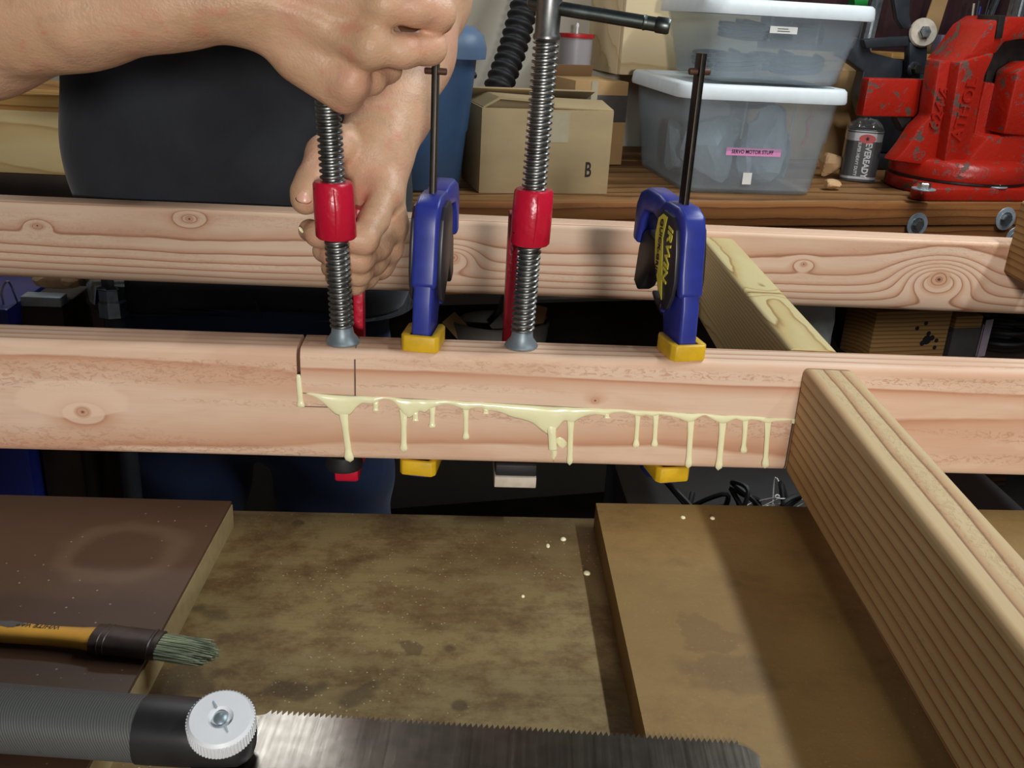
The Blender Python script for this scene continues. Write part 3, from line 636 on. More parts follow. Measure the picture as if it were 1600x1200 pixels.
for x in (xa+0.001, xa+0.0045, xa+0.030): part('crimp', loft([oval(x+dx, 0, .0070 if x < xa+.02 else .0063, w, w*0.62, 24, 2.6) for dx, w in ((-.0007, .0100), (0, .0107), (.0007, .0100))]), M['ferrule'], fe)
bris = []; rr = random.Random(3)
for i in range(420):
    y = rr.uniform(-1, 1); z = rr.uniform(-1, 1)
    if y*y+z*z > 1.1: continue
    L = Lb-rr.uniform(0, 0.010)-0.006*abs(y); ys = y*0.0098; zs = 0.006+z*0.0042
    P = [(xb_-0.004, ys, zs), ((xb_+L)/2, ys*1.05, zs-0.0015), (L, ys*1.0+rr.uniform(-.001, .001), 0.0035+z*0.0022+rr.uniform(-.0008, .0008))]
    bris.append(tube(P, [0.00055, 0.0005, 0.0003], 4))
o = part('bristles', join(*bris), M['bristle'], br, False); o['kind'] = 'stuff'
# print on the handle, reading from the far side
tx = atb(77, 982); part('lettering', text('WHITE VAR', 0.0052, 0.0002, (tx-0.002, 0.0012, 0.0117), (-1, 0, 0), (0, -1, 0.12), 0.0, 'CENTER', 0.95), M['ink'], br, False)
part('paint_smudge', prism([(atb(22, 980)+0.011*math.cos(q)*(1+.2*math.sin(3*q)), 0.0008+0.0026*math.sin(q)*(1+.2*math.cos(5*q))) for q in np.arange(18)*2*PI/18], 0.0112, 0.0118, 'xy'), M['tape_dark'], br, False)
# ------------------------------------------------------------------ red screw clamps
def screw_rod(z0, z1, ro=0.0090, ri=0.0069, pitch=0.0042, n=24):
    P = []; z = z0; k = int((z1-z0)/pitch); rings = []
    per = 8; prof_t = [ri, ri, ro*0.95, ro, ro, ro, ro*0.95, ri]
    a = np.arange(n)*2*PI/n; tot = k*per
    for i in range(tot+1):
        rr_ = []
        for j in range(n):
            ph = (i/per-j/n) % 1.0; f = ph*per; i0 = int(f) % per; fr = f-int(f); r = prof_t[i0]*(1-fr)+prof_t[(i0+1) % per]*fr
            rr_.append((r*math.cos(a[j]), r*math.sin(a[j]), z0+i*pitch/per))
        rings.append(rr_)
    return loft(rings)
def screw_clamp(x, y, label, rod_pts, lean, bar_dx, pad, top=0.222):
    t = thing('screw_clamp', label, 'clamp', (x, y, 0.0), 0.0, 'red screw clamps')
    lx, ly = lean
    def tilt(G): V = np.array(G[0], float); V[:, 0] += V[:, 2]*lx; V[:, 1] += V[:, 2]*ly; return V, G[1]
    part('swivel_foot', tilt(lathe([(0, 0.0002), (0.0122, 0.0002), (0.0127, 0.0014), (0.0120, 0.0028), (0.0085, 0.0075), (0.0078, 0.0125), (0.006, 0.0145), (0, 0.0145)], 32)), M['foot_steel'], t, True, 35)
    part('screw', tilt(screw_rod(0.013, top)), M['screw_steel'], t, True, 32)
    hd = part('screw_head', tilt(lathe([(0.0076, top-0.003), (0.0094, top-0.001), (0.0094, top+0.001), (0.0084, top+0.0025), (0.0087, top+0.03), (0.0082, top+0.036), (0, top+0.037)], 28)), M['screw_steel'], t)
    col = part('collar', tilt(lathe([(0.0085, 0.0815), (0.0132, 0.0795), (0.0145, 0.0810), (0.0146, 0.1005), (0.0141, 0.1175), (0.0128, 0.1195), (0.0086, 0.1198)], 36)), M['clamp_red'], t, True, 50)
    ridge = part('casting_seam', tilt(tube([(0.002, -0.0144, 0.083), (0.0026, -0.0147, 0.100), (0.002, -0.0141, 0.1165)], [0.0006, 0.0008, 0.0005], 6)), M['clamp_red'], col)
    by = 0.062
    part('upper_arm', prism([(0.004, 0.0815), (0.004, 0.108), (by-0.002, 0.106), (by+0.012, 0.098), (by+0.012, 0.070), (by-0.006, 0.074)], -0.0058+lx*0.1, 0.0058+lx*0.1, 'yz', 0.002), M['clamp_red'], t)
    b = part('bar', box((bar_dx-0.0040, by, -0.120), (bar_dx+0.0042, by+0.019, 0.088), 0.0012), M['clamp_red'], t)
    part('lower_jaw', prism([(-0.012, -0.1010), (0.022, -0.1015), (by-0.002, -0.094), (by-0.002, -0.072), (by+0.024, -0.072), (by+0.024, -0.124), (by-0.002, -0.124), (0.02, -0.1145), (-0.010, -0.1120)], -0.0095+bar_dx*0.5, 0.0095+bar_dx*0.5, 'yz', 0.0025), M['clamp_red'], t)
    if pad == 'white':
        part('pad', box((-0.0165, -0.026, -0.1075), (0.0160, 0.012, -0.0985), 0.0008), M['pad_white'], t); part('pad_cover', box((-0.0158, -0.024, -0.0983), (0.0158, 0.012, -H-0.0002), 0.0008), M['rubber'], t)
    else:
        part('pad', lathe([(0, -0.1008), (0.0140, -0.1008), (0.0146, -0.098), (0.0130, -H-0.0003), (0, -H-0.0003)], 28, (0, -0.004, 0)), M['rubber'], t)
    P = spline(rod_pts, 6); rod = part('tommy_bar', tube(P, 0.0046, 16), M['dark_rod'], t, True, 50)
    dr = (P[-1]-P[-2]); dr /= np.linalg.norm(dr)
    part('pinched_end', lathe([(0.0040, -0.014), (0.0052, -0.0125), (0.0036, -0.008), (0.0044, -0.0055), (0.0053, -0.004), (0.0053, 0.003), (0.0045, 0.0045), (0, 0.0047)], 18, P[-1], dr), M['dark_rod'], rod)
    dl = -(P[1]-P[0]); dl /= np.linalg.norm(dl)
    part('pinched_end', lathe([(0.0046, -0.01), (0.0054, -0.004), (0.0054, 0.003), (0.004, 0.0045), (0, 0.0047)], 18, P[0], dl), M['dark_rod'], rod)
    return t
e2 = hy(1036, 40, 0.004)
c2 = np.array([0.0553, 0.0225, 0.0])
screw_clamp(c2[0], c2[1], 'red screw clamp with bare tommy bar, standing between the two blue clamps', [np.array([0.052, 0.030, 0.243])-c2, np.array([0.062, 0.0225, 0.241])-c2, (np.array([0.062, 0.0225, 0.241])+e2)/2-c2, e2-c2], (0.021, 0.0), -0.0065, 'white')
screw_clamp(-0.0785, 0.0175, 'red screw clamp whose top is turned by the upper fist', [np.array([-0.012, -0.012, 0.232]), np.array([-0.010, 0.02, 0.230]), np.array([0.004, 0.075, 0.226])], (-0.048, 0.0), 0.0048, 'black')

_prism = prism
# ------------------------------------------------------------------ blue bar clamps
def bar_clamp(x, y, rz, label, bar_top, sides, labelled=(-1,)):
    def prism(poly, *a, **k): return _prism([(yy, zz*0.945 if zz > 0 else zz) for yy, zz in poly], *a, **k) if (a[2] if len(a) > 2 else 'xz') == 'yz' else _prism(poly, *a, **k)
    t = thing('bar_clamp', label, 'clamp', (x, y, 0.0), rz, 'blue bar clamps')
    # moving jaw: body outline (y, z), y runs away from the viewer
    body = [(-0.0005, 0.0060), (0.0020, 0.040), (0.0075, 0.066), (0.0100, 0.086), (0.0115, 0.100), (0.016, 0.1115), (0.024, 0.1155), (0.046, 0.1165), (0.060, 0.112), (0.064, 0.098), (0.062, 0.074), (0.054, 0.056), (0.046, 0.040), (0.036, 0.022), (0.031, 0.0060)]
    part('jaw_body', prism(body, -0.0070, 0.0070, 'yz', 0.0022, 3), M['blue'], t, True, 35)
    part('front_rib', prism([(0.0030, 0.050), (0.0070, 0.067), (0.0092, 0.087), (0.0105, 0.099), (0.015, 0.111), (0.026, 0.1162), (0.048, 0.117), (0.060, 0.110), (0.054, 0.082), (0.030, 0.078), (0.018, 0.060), (0.010, 0.046)], -0.0092, 0.0092, 'yz', 0.0030, 3), M['blue'], t, True, 35)
    hook = [(0.050, 0.1145), (0.066, 0.118), (0.090, 0.119), (0.104, 0.114), (0.111, 0.102), (0.112, 0.070), (0.100, 0.068), (0.096, 0.088), (0.090, 0.098), (0.074, 0.100), (0.056, 0.094)]
    part('handle_grip', prism(hook, -0.0088, 0.0088, 'yz', 0.0035, 3), M['blue'], t, True, 35)
    trig = [(0.050, 0.086), (0.070, 0.080), (0.088, 0.084), (0.096, 0.080), (0.102, 0.066), (0.106, 0.034), (0.096, 0.028), (0.086, 0.034), (0.078, 0.048), (0.066, 0.050), (0.050, 0.056)]
    part('trigger', prism(trig, -0.0062, 0.0062, 'yz', 0.002), M['black'], t)
    for s in sides:
        pl = [(0.013, 0.048), (0.011, 0.060), (0.0135, 0.082), (0.018, 0.100), (0.026, 0.108), (0.044, 0.110), (0.054, 0.104), (0.057, 0.088), (0.052, 0.066), (0.040, 0.046), (0.026, 0.032), (0.019, 0.036)]
        lab = part('side_plate', prism(pl, s*0.0090, s*0.0122, 'yz', 0.0008), M['label_black'], t)
        if s not in labelled: continue
        ye = [(0.030, 0.040), (0.038, 0.047), (0.050, 0.066), (0.0548, 0.088), (0.052, 0.102), (0.044, 0.107), (0.036, 0.106), (0.040, 0.088), (0.034, 0.060)]
        part('label_stripe', prism(ye, s*0.0121, s*0.0125, 'yz'), M['label_yellow'], lab, False)
        xd = (0, 0.20, -0.98) if s < 0 else (0, -0.20, 0.98); yd = (0, 0.98, 0.2) if s > 0 else (0, 0.98, 0.20)
        if s < 0: xd = (0, 0.05, -1.0); yd = (0, -1.0, -0.05)
        part('lettering', text('IRWIN', 0.0118, 0.0005, (s*0.0125, 0.0285, 0.074), xd, yd if s < 0 else (0, 1.0, 0.05), 0.0003, 'CENTER', 1.25, 0.15), M['label_yellow'], lab, False)
        part('lettering', text('QUICK-GRIP', 0.0062, 0.0005, (s*0.0128, 0.0445, 0.076), xd, yd if s < 0 else (0, 1.0, 0.05), 0.0001, 'CENTER', 1.25), M['ink'], lab, False)
    part('release_lever', prism([(0.040, 0.036), (0.058, 0.033), (0.066, 0.037), (0.067, 0.034), (0.056, 0.026), (0.044, 0.022)], -0.005, 0.005, 'yz', 0.001), M['black'], t)
    for s in (-1, 1): part('rivet', lathe([(0.0035, 0), (0.0035, 0.002), (0.002, 0.0028), (0, 0.003)], 14, (s*0.0076, 0.034, 0.030), (s, 0, 0)), M['blue'], t)
    part('bar', box((-0.0020, 0.032, -0.112), (0.0020, 0.0425, bar_top), 0.0004), M['black_bar'], t)
    part('stop_pin', lathe([(0, -0.0078), (0.0021, -0.0078), (0.0024, -0.007), (0.0024, 0.007), (0.0021, 0.0078), (0, 0.0078)], 14, (0, 0.0372, bar_top-0.0125), (1, 0, 0)), M['rust_pin'], t)
    # pads: cups open to the back, the jaw drops into them
    def pad(z0, z1, name, parent):
        out = [(-0.0142, -0.0020), (-0.0115, -0.0060), (0.0115, -0.0060), (0.0142, -0.0020), (0.0142, 0.024), (0.0115, 0.0290), (0.0080, 0.0290), (0.0080, -0.0012), (-0.0080, -0.0012), (-0.0080, 0.0290), (-0.0115, 0.0290), (-0.0142, 0.024)]
        floor_ = box((-0.0095, -0.002, z0), (0.0095, 0.028, z0+0.005))
        return part(name, join(prism(out, z0, z1, 'xy', 0.0010), floor_), M['yellow'], parent)
    pad(0.0002, 0.0125, 'pad', t)
    part('lower_jaw', prism([(-0.001, -0.0985), (0.030, -0.0985), (0.031, -0.075), (0.046, -0.075), (0.046, -0.114), (0.030, -0.114), (0.016, -0.109), (-0.001, -0.1050)], -0.0080, 0.0080, 'yz', 0.0022), M['blue'], t)
    pad(-0.1015, -H-0.0003, 'pad', t)
    return t
p1 = hz(656, 549, 0.0); bar_clamp(-0.0205, 0.0062, math.radians(-9), 'blue and yellow bar clamp beside the gripping hand', 0.2075, (-1, 1))
bar_clamp(0.1790, 0.0060, math.radians(11), 'blue and yellow bar clamp next to the pine cross board, label side showing', 0.2165, (-1, 1))
# ------------------------------------------------------------------ person behind the rear beam
def Wp(x, y, Y): return tuple(hy(x, y, Y))
def C(a, b, ra, rb): return ('c', a, b, ra, rb)
def chain(pts): return [C(pts[i][0], pts[i+1][0], pts[i][1], pts[i+1][1]) for i in range(len(pts)-1)]
pr = thing('person', 'person in charcoal T-shirt and dark jeans tightening a clamp with both hands', 'person', (-0.27, 0.63, FLOOR_Z))
SH_R = (-0.445, 0.52, 0.40); SH_L = (-0.095, 0.52, 0.40)
EL_R = Wp(-190, 84, 0.085); EL_L = Wp(690, -150, 0.36)
# upper hand: right forearm enters from the side, fist closed round the top of the screw
wr = Wp(392, -10, 0.000)
armR = chain([(SH_R, 0.058), (tuple((np.array(SH_R)*0.5+np.array(EL_R)*0.5)), 0.050), (EL_R, 0.043), (Wp(-40, 40, 0.035), 0.0440), (Wp(130, 0, 0.015), 0.0385), (Wp(270, -16, 0.004), 0.0315), (wr, 0.0270)])
armR += [C(Wp(0, 20, -0.008), Wp(330, -4, -0.016), 0.016, 0.009), C(Wp(40, 78, 0.0), Wp(360, 18, -0.008), 0.010, 0.007), C(Wp(120, 48, -0.018), Wp(380, 4, -0.020), 0.006, 0.005)]
mI, mM, mR, mP = Wp(610, -56, -0.018), Wp(600, 6, -0.026), Wp(578, 74, -0.026), Wp(548, 130, -0.016)
palmR = [C(Wp(408, 30, -0.002), Wp(536, 145, -0.004), 0.0185, 0.0105), C(Wp(470, 92, -0.002), Wp(540, 146, -0.002), 0.0145, 0.0105),
         C(wr, Wp(570, 76, -0.013), 0.022, 0.0120), C(wr, Wp(590, 8, -0.013), 0.023, 0.0130), C(Wp(420, -40, 0.002), Wp(598, -52, -0.004), 0.022, 0.0130),
         C(Wp(440, 20, 0.012), Wp(575, 40, 0.012), 0.020, 0.0150),
         C(Wp(480, 40, -0.012), mR, 0.0050, 0.0085), C(Wp(480, 0, -0.014), mM, 0.0050, 0.0088), C(Wp(490, 92, -0.008), mP, 0.0045, 0.0072),
         C(mM, mM, 0.0105, 0.0105), C(mR, mR, 0.0108, 0.0108), C(mP, mP, 0.0085, 0.0085), C(mI, mI, 0.0105, 0.0105)]
fI = chain([(mI, 0.0108), (Wp(654, -44, -0.014), 0.0104), (Wp(688, -32, 0.000), 0.0106), (Wp(688, -26, 0.026), 0.0092), (Wp(648, -18, 0.042), 0.0085)])
fM = chain([(mM, 0.0112), (Wp(650, 12, -0.022), 0.0108), (Wp(683, 20, -0.010), 0.0112), (Wp(685, 28, 0.020), 0.0095), (Wp(640, 34, 0.040), 0.0088)])
fR = chain([(mR, 0.0110), (Wp(630, 80, -0.020), 0.0100), (Wp(671, 74, -0.006), 0.0106), (Wp(668, 78, 0.022), 0.0090), (Wp(622, 80, 0.040), 0.0085)])
fP = chain([(mP, 0.0088), (Wp(580, 126, 0.000), 0.0086), (Wp(606, 108, 0.020), 0.0086), (Wp(596, 104, 0.040), 0.0075), (Wp(565, 100, 0.046), 0.0070)])
thR = chain([(Wp(425, -30, 0.018), 0.018), (Wp(500, -44, 0.040), 0.0140), (Wp(575, -30, 0.056), 0.0118), (Wp(620, -10, 0.058), 0.0100)])
# lower hand: left forearm comes down, fingers wrapped forward round the clamp bar
wl = Wp(592, 226, 0.128)
armL = chain([(SH_L, 0.058), (tuple((np.array(SH_L)*0.5+np.array(EL_L)*0.5)), 0.050), (EL_L, 0.043), (Wp(655, -10, 0.275), 0.0440), (Wp(632, 80, 0.215), 0.0400), (Wp(610, 165, 0.160), 0.0325), (wl, 0.0285)])
nI, nM, nR, nP = Wp(601, 303, 0.094), Wp(611, 352, 0.100), Wp(605, 387, 0.106), Wp(592, 414, 0.112)
palmL = [C(wl, nI, 0.022, 0.0115), C(wl, nM, 0.022, 0.0110), C(Wp(588, 250, 0.132), nR, 0.020, 0.0105), C(Wp(584, 262, 0.136), nP, 0.019, 0.0098),
         C(Wp(560, 240, 0.118), Wp(570, 290, 0.108), 0.021, 0.018), C(Wp(570, 300, 0.118), Wp(578, 400, 0.124), 0.017, 0.013),
         C(nI, nI, 0.0118, 0.0118), C(nM, nM, 0.0118, 0.0118), C(nR, nR, 0.0108, 0.0108), C(nP, nP, 0.0095, 0.0095)]
gI = chain([(nI, 0.0115), (Wp(585, 342, 0.068), 0.0112), (Wp(568, 374, 0.046), 0.0110), (Wp(528, 372, 0.0400), 0.0098), (Wp(498, 366, 0.048), 0.0092), (Wp(484, 360, 0.060), 0.0086)])
gM = chain([(nM, 0.0112), (Wp(590, 384, 0.076), 0.0106), (Wp(562, 404, 0.053), 0.0104), (Wp(526, 402, 0.050), 0.0094), (Wp(506, 392, 0.062), 0.0088)])
gR = chain([(nR, 0.0104), (Wp(584, 410, 0.084), 0.0098), (Wp(560, 426, 0.062), 0.0098), (Wp(532, 426, 0.058), 0.0088), (Wp(518, 418, 0.070), 0.0082)])
gP = chain([(nP, 0.0092), (Wp(572, 434, 0.092), 0.0084), (Wp(554, 443, 0.074), 0.0084), (Wp(532, 440, 0.070), 0.0074), (Wp(522, 434, 0.078), 0.0070)])
gT = chain([(Wp(566, 238, 0.122), 0.0170), (Wp(530, 226, 0.104), 0.0150), (Wp(507, 240, 0.088), 0.0136), (Wp(488, 282, 0.066), 0.0118), (Wp(480, 302, 0.060), 0.0118), (Wp(477, 314, 0.058), 0.0102)])
core = [C((-0.27, 0.53, 0.40), (-0.27, 0.62, 0.0), 0.05, 0.06), C(SH_R, (-0.27, 0.53, 0.40), 0.05, 0.06), C(SH_L, (-0.27, 0.53, 0.40), 0.05, 0.06), C((-0.27, 0.53, 0.40), (-0.27, 0.50, 0.47), 0.055, 0.055)]
veins = [C(Wp(430, 20, -0.020), mR, 0.0022, 0.0040), C(Wp(450, -10, -0.022), mM, 0.0022, 0.0040), C(Wp(440, 50, -0.014), mP, 0.0018, 0.0034)]
veins += chain([(Wp(150, 30, -0.019), 0.0022), (Wp(230, 22, -0.023), 0.0022), (Wp(330, 6, -0.025), 0.0020), (Wp(410, 2, -0.0245), 0.0020), (Wp(500, 36, -0.0255), 0.0022)])
groups = [(armR, 0.02, 0.02), (armL, 0.02, 0.02), (core, 0.03, 0.03), (palmR, 0.012, 0.014), (palmL, 0.012, 0.014)]
groups += [(veins, 0.004, 0.007)]
groups += [(f_, 0.005, 0.0036) for f_ in (fI, fM, fR, fP, thR, gI, gM, gR, gP, gT)]
Vb, Fb = organic(groups, 0.0015)
body = mesh_obj('body', Vb, Fb, M['skin'], None, True, 180); body.parent = pr; body.location = -Vector(pr.location)
# thumb nail and dried glue on the index finger
def nail(c, nrm, up, w, l, th=0.0007):
    n_ = np.array(nrm, float); n_ /= np.linalg.norm(n_); u_ = np.array(up, float); u_ -= n_*(n_@u_); u_ /= np.linalg.norm(u_); s_ = np.cross(u_, n_)
    rings = []
    for q in np.linspace(1.0, 0.05, 6):
        rings.append([np.array(c)+s_*w*q*np.sign(math.cos(a))*abs(math.cos(a))**0.75+u_*l*q*np.sign(math.sin(a))*abs(math.sin(a))**0.75-n_*((w*q*math.cos(a))**2/0.016)+n_*th*(1-q**6) for a in np.arange(20)*2*PI/20])
    return loft(rings)
tipT = np.array(Wp(478, 305, 0.060)); nv = CAM-tipT; nv /= np.linalg.norm(nv)
part('thumbnail', local(pr, nail(tipT+nv*0.0128+np.array([-0.0015, 0, 0]), nv+np.array([-0.15, 0, 0.1]), (0.15, 0, 1), 0.0068, 0.0062)), M['nail'], pr, True, 180)
for x, y in ((470, 359), (488, 368)):
    q = np.array(Wp(x, y, 0.045)); part('glue_dab', local(pr, tube([q+np.array([-0.0012, 0, .002]), q, q+np.array([0.0014, 0, -.002])], [0.0008, 0.0014, 0.0007], 8)), M['drip'], pr)
# T-shirt
tors = [C((-0.375, 0.615, -0.24), (-0.165, 0.615, -0.24), 0.112, 0.112), C((-0.378, 0.605, -0.08), (-0.162, 0.605, -0.08), 0.110, 0.110), C((-0.385, 0.595, 0.06), (-0.160, 0.595, 0.06), 0.108, 0.108), C((-0.392, 0.575, 0.22), (-0.155, 0.575, 0.22), 0.104, 0.104), C(SH_R, SH_L, 0.080, 0.080)]
slR = [C(SH_R, tuple(np.array(SH_R)*0.52+np.array(EL_R)*0.48), 0.075, 0.072)]; slL = [C(SH_L, tuple(np.array(SH_L)*0.52+np.array(EL_L)*0.48), 0.075, 0.072)]
def folds(P):
    return 0.003*np.sin(P[:, 0]*38+P[:, 2]*30+3*np.sin(P[:, 2]*9))*np.clip((P[:, 2]+0.1)*3, 0.15, 1)+0.003*np.sin(P[:, 2]*55+P[:, 0]*18)
V, Fc = organic([(tors, 0.06, 0.05), (slR, 0.03, 0.05), (slL, 0.03, 0.05)], 0.006, folds)
hem = -0.148+0.006*np.cos((V[:, 0]+0.27)*9)
V[:, 2] = np.maximum(V[:, 2], hem)
o = mesh_obj('tshirt', V, Fc, M['shirt'], None, True, 180); o.parent = pr; o.location = -Vector(pr.location); o['label'] = 'charcoal cotton T-shirt'
# jeans
hips = [C((-0.355, 0.615, -0.12), (-0.185, 0.615, -0.12), 0.112, 0.112), C((-0.36, 0.615, -0.28), (-0.18, 0.615, -0.28), 0.108, 0.108)]
lg = [C((-0.365, 0.610, -0.28), (-0.38, 0.580, -0.55), 0.100, 0.075), C((-0.38, 0.580, -0.55), (-0.385, 0.620, -0.90), 0.072, 0.062)]; lh = [C((-0.175, 0.610, -0.28), (-0.155, 0.600, -0.55), 0.100, 0.075), C((-0.155, 0.600, -0.55), (-0.15, 0.640, -0.90), 0.072, 0.062)]
V, Fc = organic([(hips, 0.05, 0.05), (lg, 0.02, 0.03), (lh, 0.02, 0.03)], 0.007, lambda P: 0.003*np.sin(P[:, 2]*60+P[:, 0]*25))
V[:, 2] = np.clip(V[:, 2], FLOOR_Z+0.03, -0.135)
o = mesh_obj('jeans', V, Fc, M['denim'], None, True, 180); o.parent = pr; o.location = -Vector(pr.location)
part('pocket_seam', local(pr, tube(spline([hy(398, 468, 0.498), hy(402, 480, 0.500), hy(407, 496, 0.502)], 4), 0.0016, 6)), M['black'], o).location = (0, 0, 0)
bpy.data.objects['pocket_seam'].parent = pr
for x in (-0.385, -0.15):
    sh = part('shoe', local(pr, loft([oval_ring for oval_ring in [[(x+w*math.cos(a), y, FLOOR_Z+0.0005+h*max(0, math.sin(a)) ) for a in np.arange(16)*2*PI/16] for y, w, h in ((0.72, 0.02, 0.03), (0.70, 0.038, 0.07), (0.63, 0.042, 0.09), (0.55, 0.046, 0.06), (0.47, 0.045, 0.045), (0.44, 0.025, 0.03))]])), M['black'], pr)
# ------------------------------------------------------------------ rear bench
wb = thing('rear_workbench', 'heavy brown plank workbench carrying boxes, bins and a vise', 'workbench', tuple(bl(0.6, 0.3, FLOOR_Z-BO[2])), BA)
U0, U1 = -0.27, 1.75
def bpart(name, G, mat, parent, smooth=True, angle=40, root=None): return part(name, local(root or wb, G), mat, parent, smooth, angle)
nv_, pw = 6, 0.108
for i in range(nv_):
    # local x along the plank
    o = bpart('plank', bench_box(U0, U1, 0.0015+i*pw, (i+1)*pw-0.0015, -0.040, 0.0-0.0008*(i % 2), 0.002, 1), M['bench_wood'], wb)
bpart('apron', bench_box(U0+0.01, U1-0.01, -0.006, 0.030, -0.150, -0.0405, 0.002), M['apron_wood'], wb)
bpart('front_edge', bench_box(U0, U1, -0.010, 0.0010, -0.0400, -0.0006, 0.002), M['apron_wood'], wb)
for u in (U0+0.06, U1-0.06):
    for v in (0.06, 0.56): bpart('leg', bench_box(u-0.045, u+0.045, v-0.045, v+0.045, FLOOR_Z-BO[2], -0.0405, 0.003), M['bench_wood'], wb)
bpart('shelf', bench_box(U0+0.02, U1-0.02, 0.06, 0.58, -0.375, -0.350, 0.002), M['dark_ply'], wb)
for x, y in ((1433, 351), (1571, 342), (1586, 372)):
    q = hv(x, y, -0.011); c = bl(q[0], -0.0105, q[2])
    w = bpart('washer', lathe([(0.0075, 0), (0.0205, 0), (0.0210, 0.0006), (0.0205, 0.0016), (0.0075, 0.0016)], 32, c, -BV), M['washer'], wb)
    bpart('bolt_head', lathe([(0.0095, 0.0014), (0.0100, 0.0016), (0.0100, 0.0070), (0.0088, 0.0085), (0, 0.0086)], 6, c, -BV), M['bolt'], w, False)
    bpart('bolt_flange', lathe([(0.0128, 0.0014), (0.0128, 0.0028), (0, 0.0030)], 24, c, -BV), M['bolt'], w)

# ------------------------------------------------------------------ open cardboard box with the letter B
p0, p1 = hb(748, 302), hb(949, 304); wB = p1[0]-p0[0]; hB = hv(750, 168, p0[1])[2]; dB = 0.15
cb = thing('cardboard_box', 'greyish cardboard box printed with the letter B, flaps half closed', 'box', tuple(bl(p0[0], p0[1])), BA-0.01)
tk = 0.003
part('carton_wall', box((0, 0, 0.0003), (wB, tk, hB), 0.0006), M['card'], cb); part('carton_wall', box((0, dB-tk, 0.0003), (wB, dB, hB), 0.0006), M['card'], cb)
part('carton_wall', box((0, tk+.0001, 0.0003), (tk, dB-tk-.0001, hB), 0.0006), M['card'], cb); part('carton_wall', box((wB-tk, tk+.0001, 0.0003), (wB, dB-tk-.0001, hB), 0.0006), M['card'], cb)
part('carton_base', box((tk, tk, 0.0003), (wB-tk, dB-tk, tk), 0.0), M['card_in'], cb)
part('flap', prism([(0.004, hB+0.0005), (0.030, hB+0.016), (wB*0.55, hB+0.012), (wB*0.56, hB+0.008), (0.032, hB+0.0125), (0.006, hB-0.002)], 0.012, dB-0.004, 'xz'), M['card'], cb, False)
part('flap', xform(box((0, 0, 0), (wB*0.46, 0.062, 0.0028), 0.0005), loc=(wB*0.54, 0.002, hB+0.001), rot=(0.16, 0.02, 0)), M['card'], cb)
part('flap', xform(box((0, -0.06, 0), (wB*0.98, 0, 0.0028), 0.0005), loc=(0.002, dB, hB+0.001), rot=(-0.35, 0.0, 0)), M['card'], cb)
part('lettering', text('B', 0.034, 0.0003, (hv(918, 266, p0[1])[0]-p0[0], -0.0003, hv(918, 266, p0[1])[2]), (1, 0, 0), (0, 0, 1), 0.0006, 'CENTER', 0.62), M['ink'], cb, False)
part('tape', box((wB*0.34, -0.0004, hB*0.62), (wB*0.66, 0.0002, hB-0.003), 0), M['tape_clear'], cb, False)

# ------------------------------------------------------------------ blue tote
q1 = hb(722, 302); topz = hv(745, 68, q1[1]+0.01)[2]; TW, TD, TH = 0.23, 0.27, topz
tt = thing('blue_tote', 'blue storage tote with paler domed lid behind the forearm', 'tote', tuple(bl(q1[0]-TW, q1[1])), BA)
def tray(w0, d0, w1, d1, h, cx, cy, r=0.03, wall=0.003, n=6):
    """open tapering tub with rounded corners: bottom w0 x d0, top w1 x d1"""
    def ring(w, d, z, rr):
        R = []
        for sx, sy, a0 in ((1, 1, 0), (-1, 1, PI/2), (-1, -1, PI), (1, -1, 1.5*PI)):
            for i in range(n+1):
                a = a0+i*PI/2/n; R.append((cx+sx*(w/2-rr)+rr*math.cos(a), cy+sy*(d/2-rr)+rr*math.sin(a), z))
        return R
    return ring
def tub(w0, d0, w1, d1, h, cx, cy, r=0.03, wall=0.003, steps=()):
    ring = tray(w0, d0, w1, d1, h, cx, cy, r); L = [ring(w0-0.01, d0-0.01, 0.0004, r), ring(w0, d0, 0.006, r)]
    for z, ex in steps: f = z/h; L += [ring(w0+(w1-w0)*f, d0+(d1-d0)*f, z-0.002, r), ring(w0+(w1-w0)*f+ex, d0+(d1-d0)*f+ex, z+0.003, r)]
    ex = steps[-1][1] if steps else 0
    L += [ring(w1+ex, d1+ex, h, r), ring(w1+ex-2*wall, d1+ex-2*wall, h, r-wall), ring(w0-2*wall, d0-2*wall, 0.006+wall, r-wall), ring(w0-2*wall-0.01, d0-2*wall-0.01, 0.006, r-wall)]
    return loft(L)
part('tub', tub(TW, TD, TW+0.035, TD+0.035, TH, TW/2, TD/2, 0.03, 0.003, ((TH*0.42, 0.004),)), M['tote_blue'], tt, True, 50)
ring = tray(0, 0, 0, 0, 0, TW/2, TD/2)
part('lid', loft([ring(TW+0.042, TD+0.042, TH-0.022, 0.035), ring(TW+0.062, TD+0.062, TH-0.022, 0.04), ring(TW+0.064, TD+0.064, TH-0.006, 0.04), ring(TW+0.056, TD+0.056, TH+0.012, 0.042), ring(TW+0.03, TD+0.03, TH+0.024, 0.04), ring(TW-0.02, TD-0.02, TH+0.027, 0.03)]), M['tote_lid'], tt, True, 60)

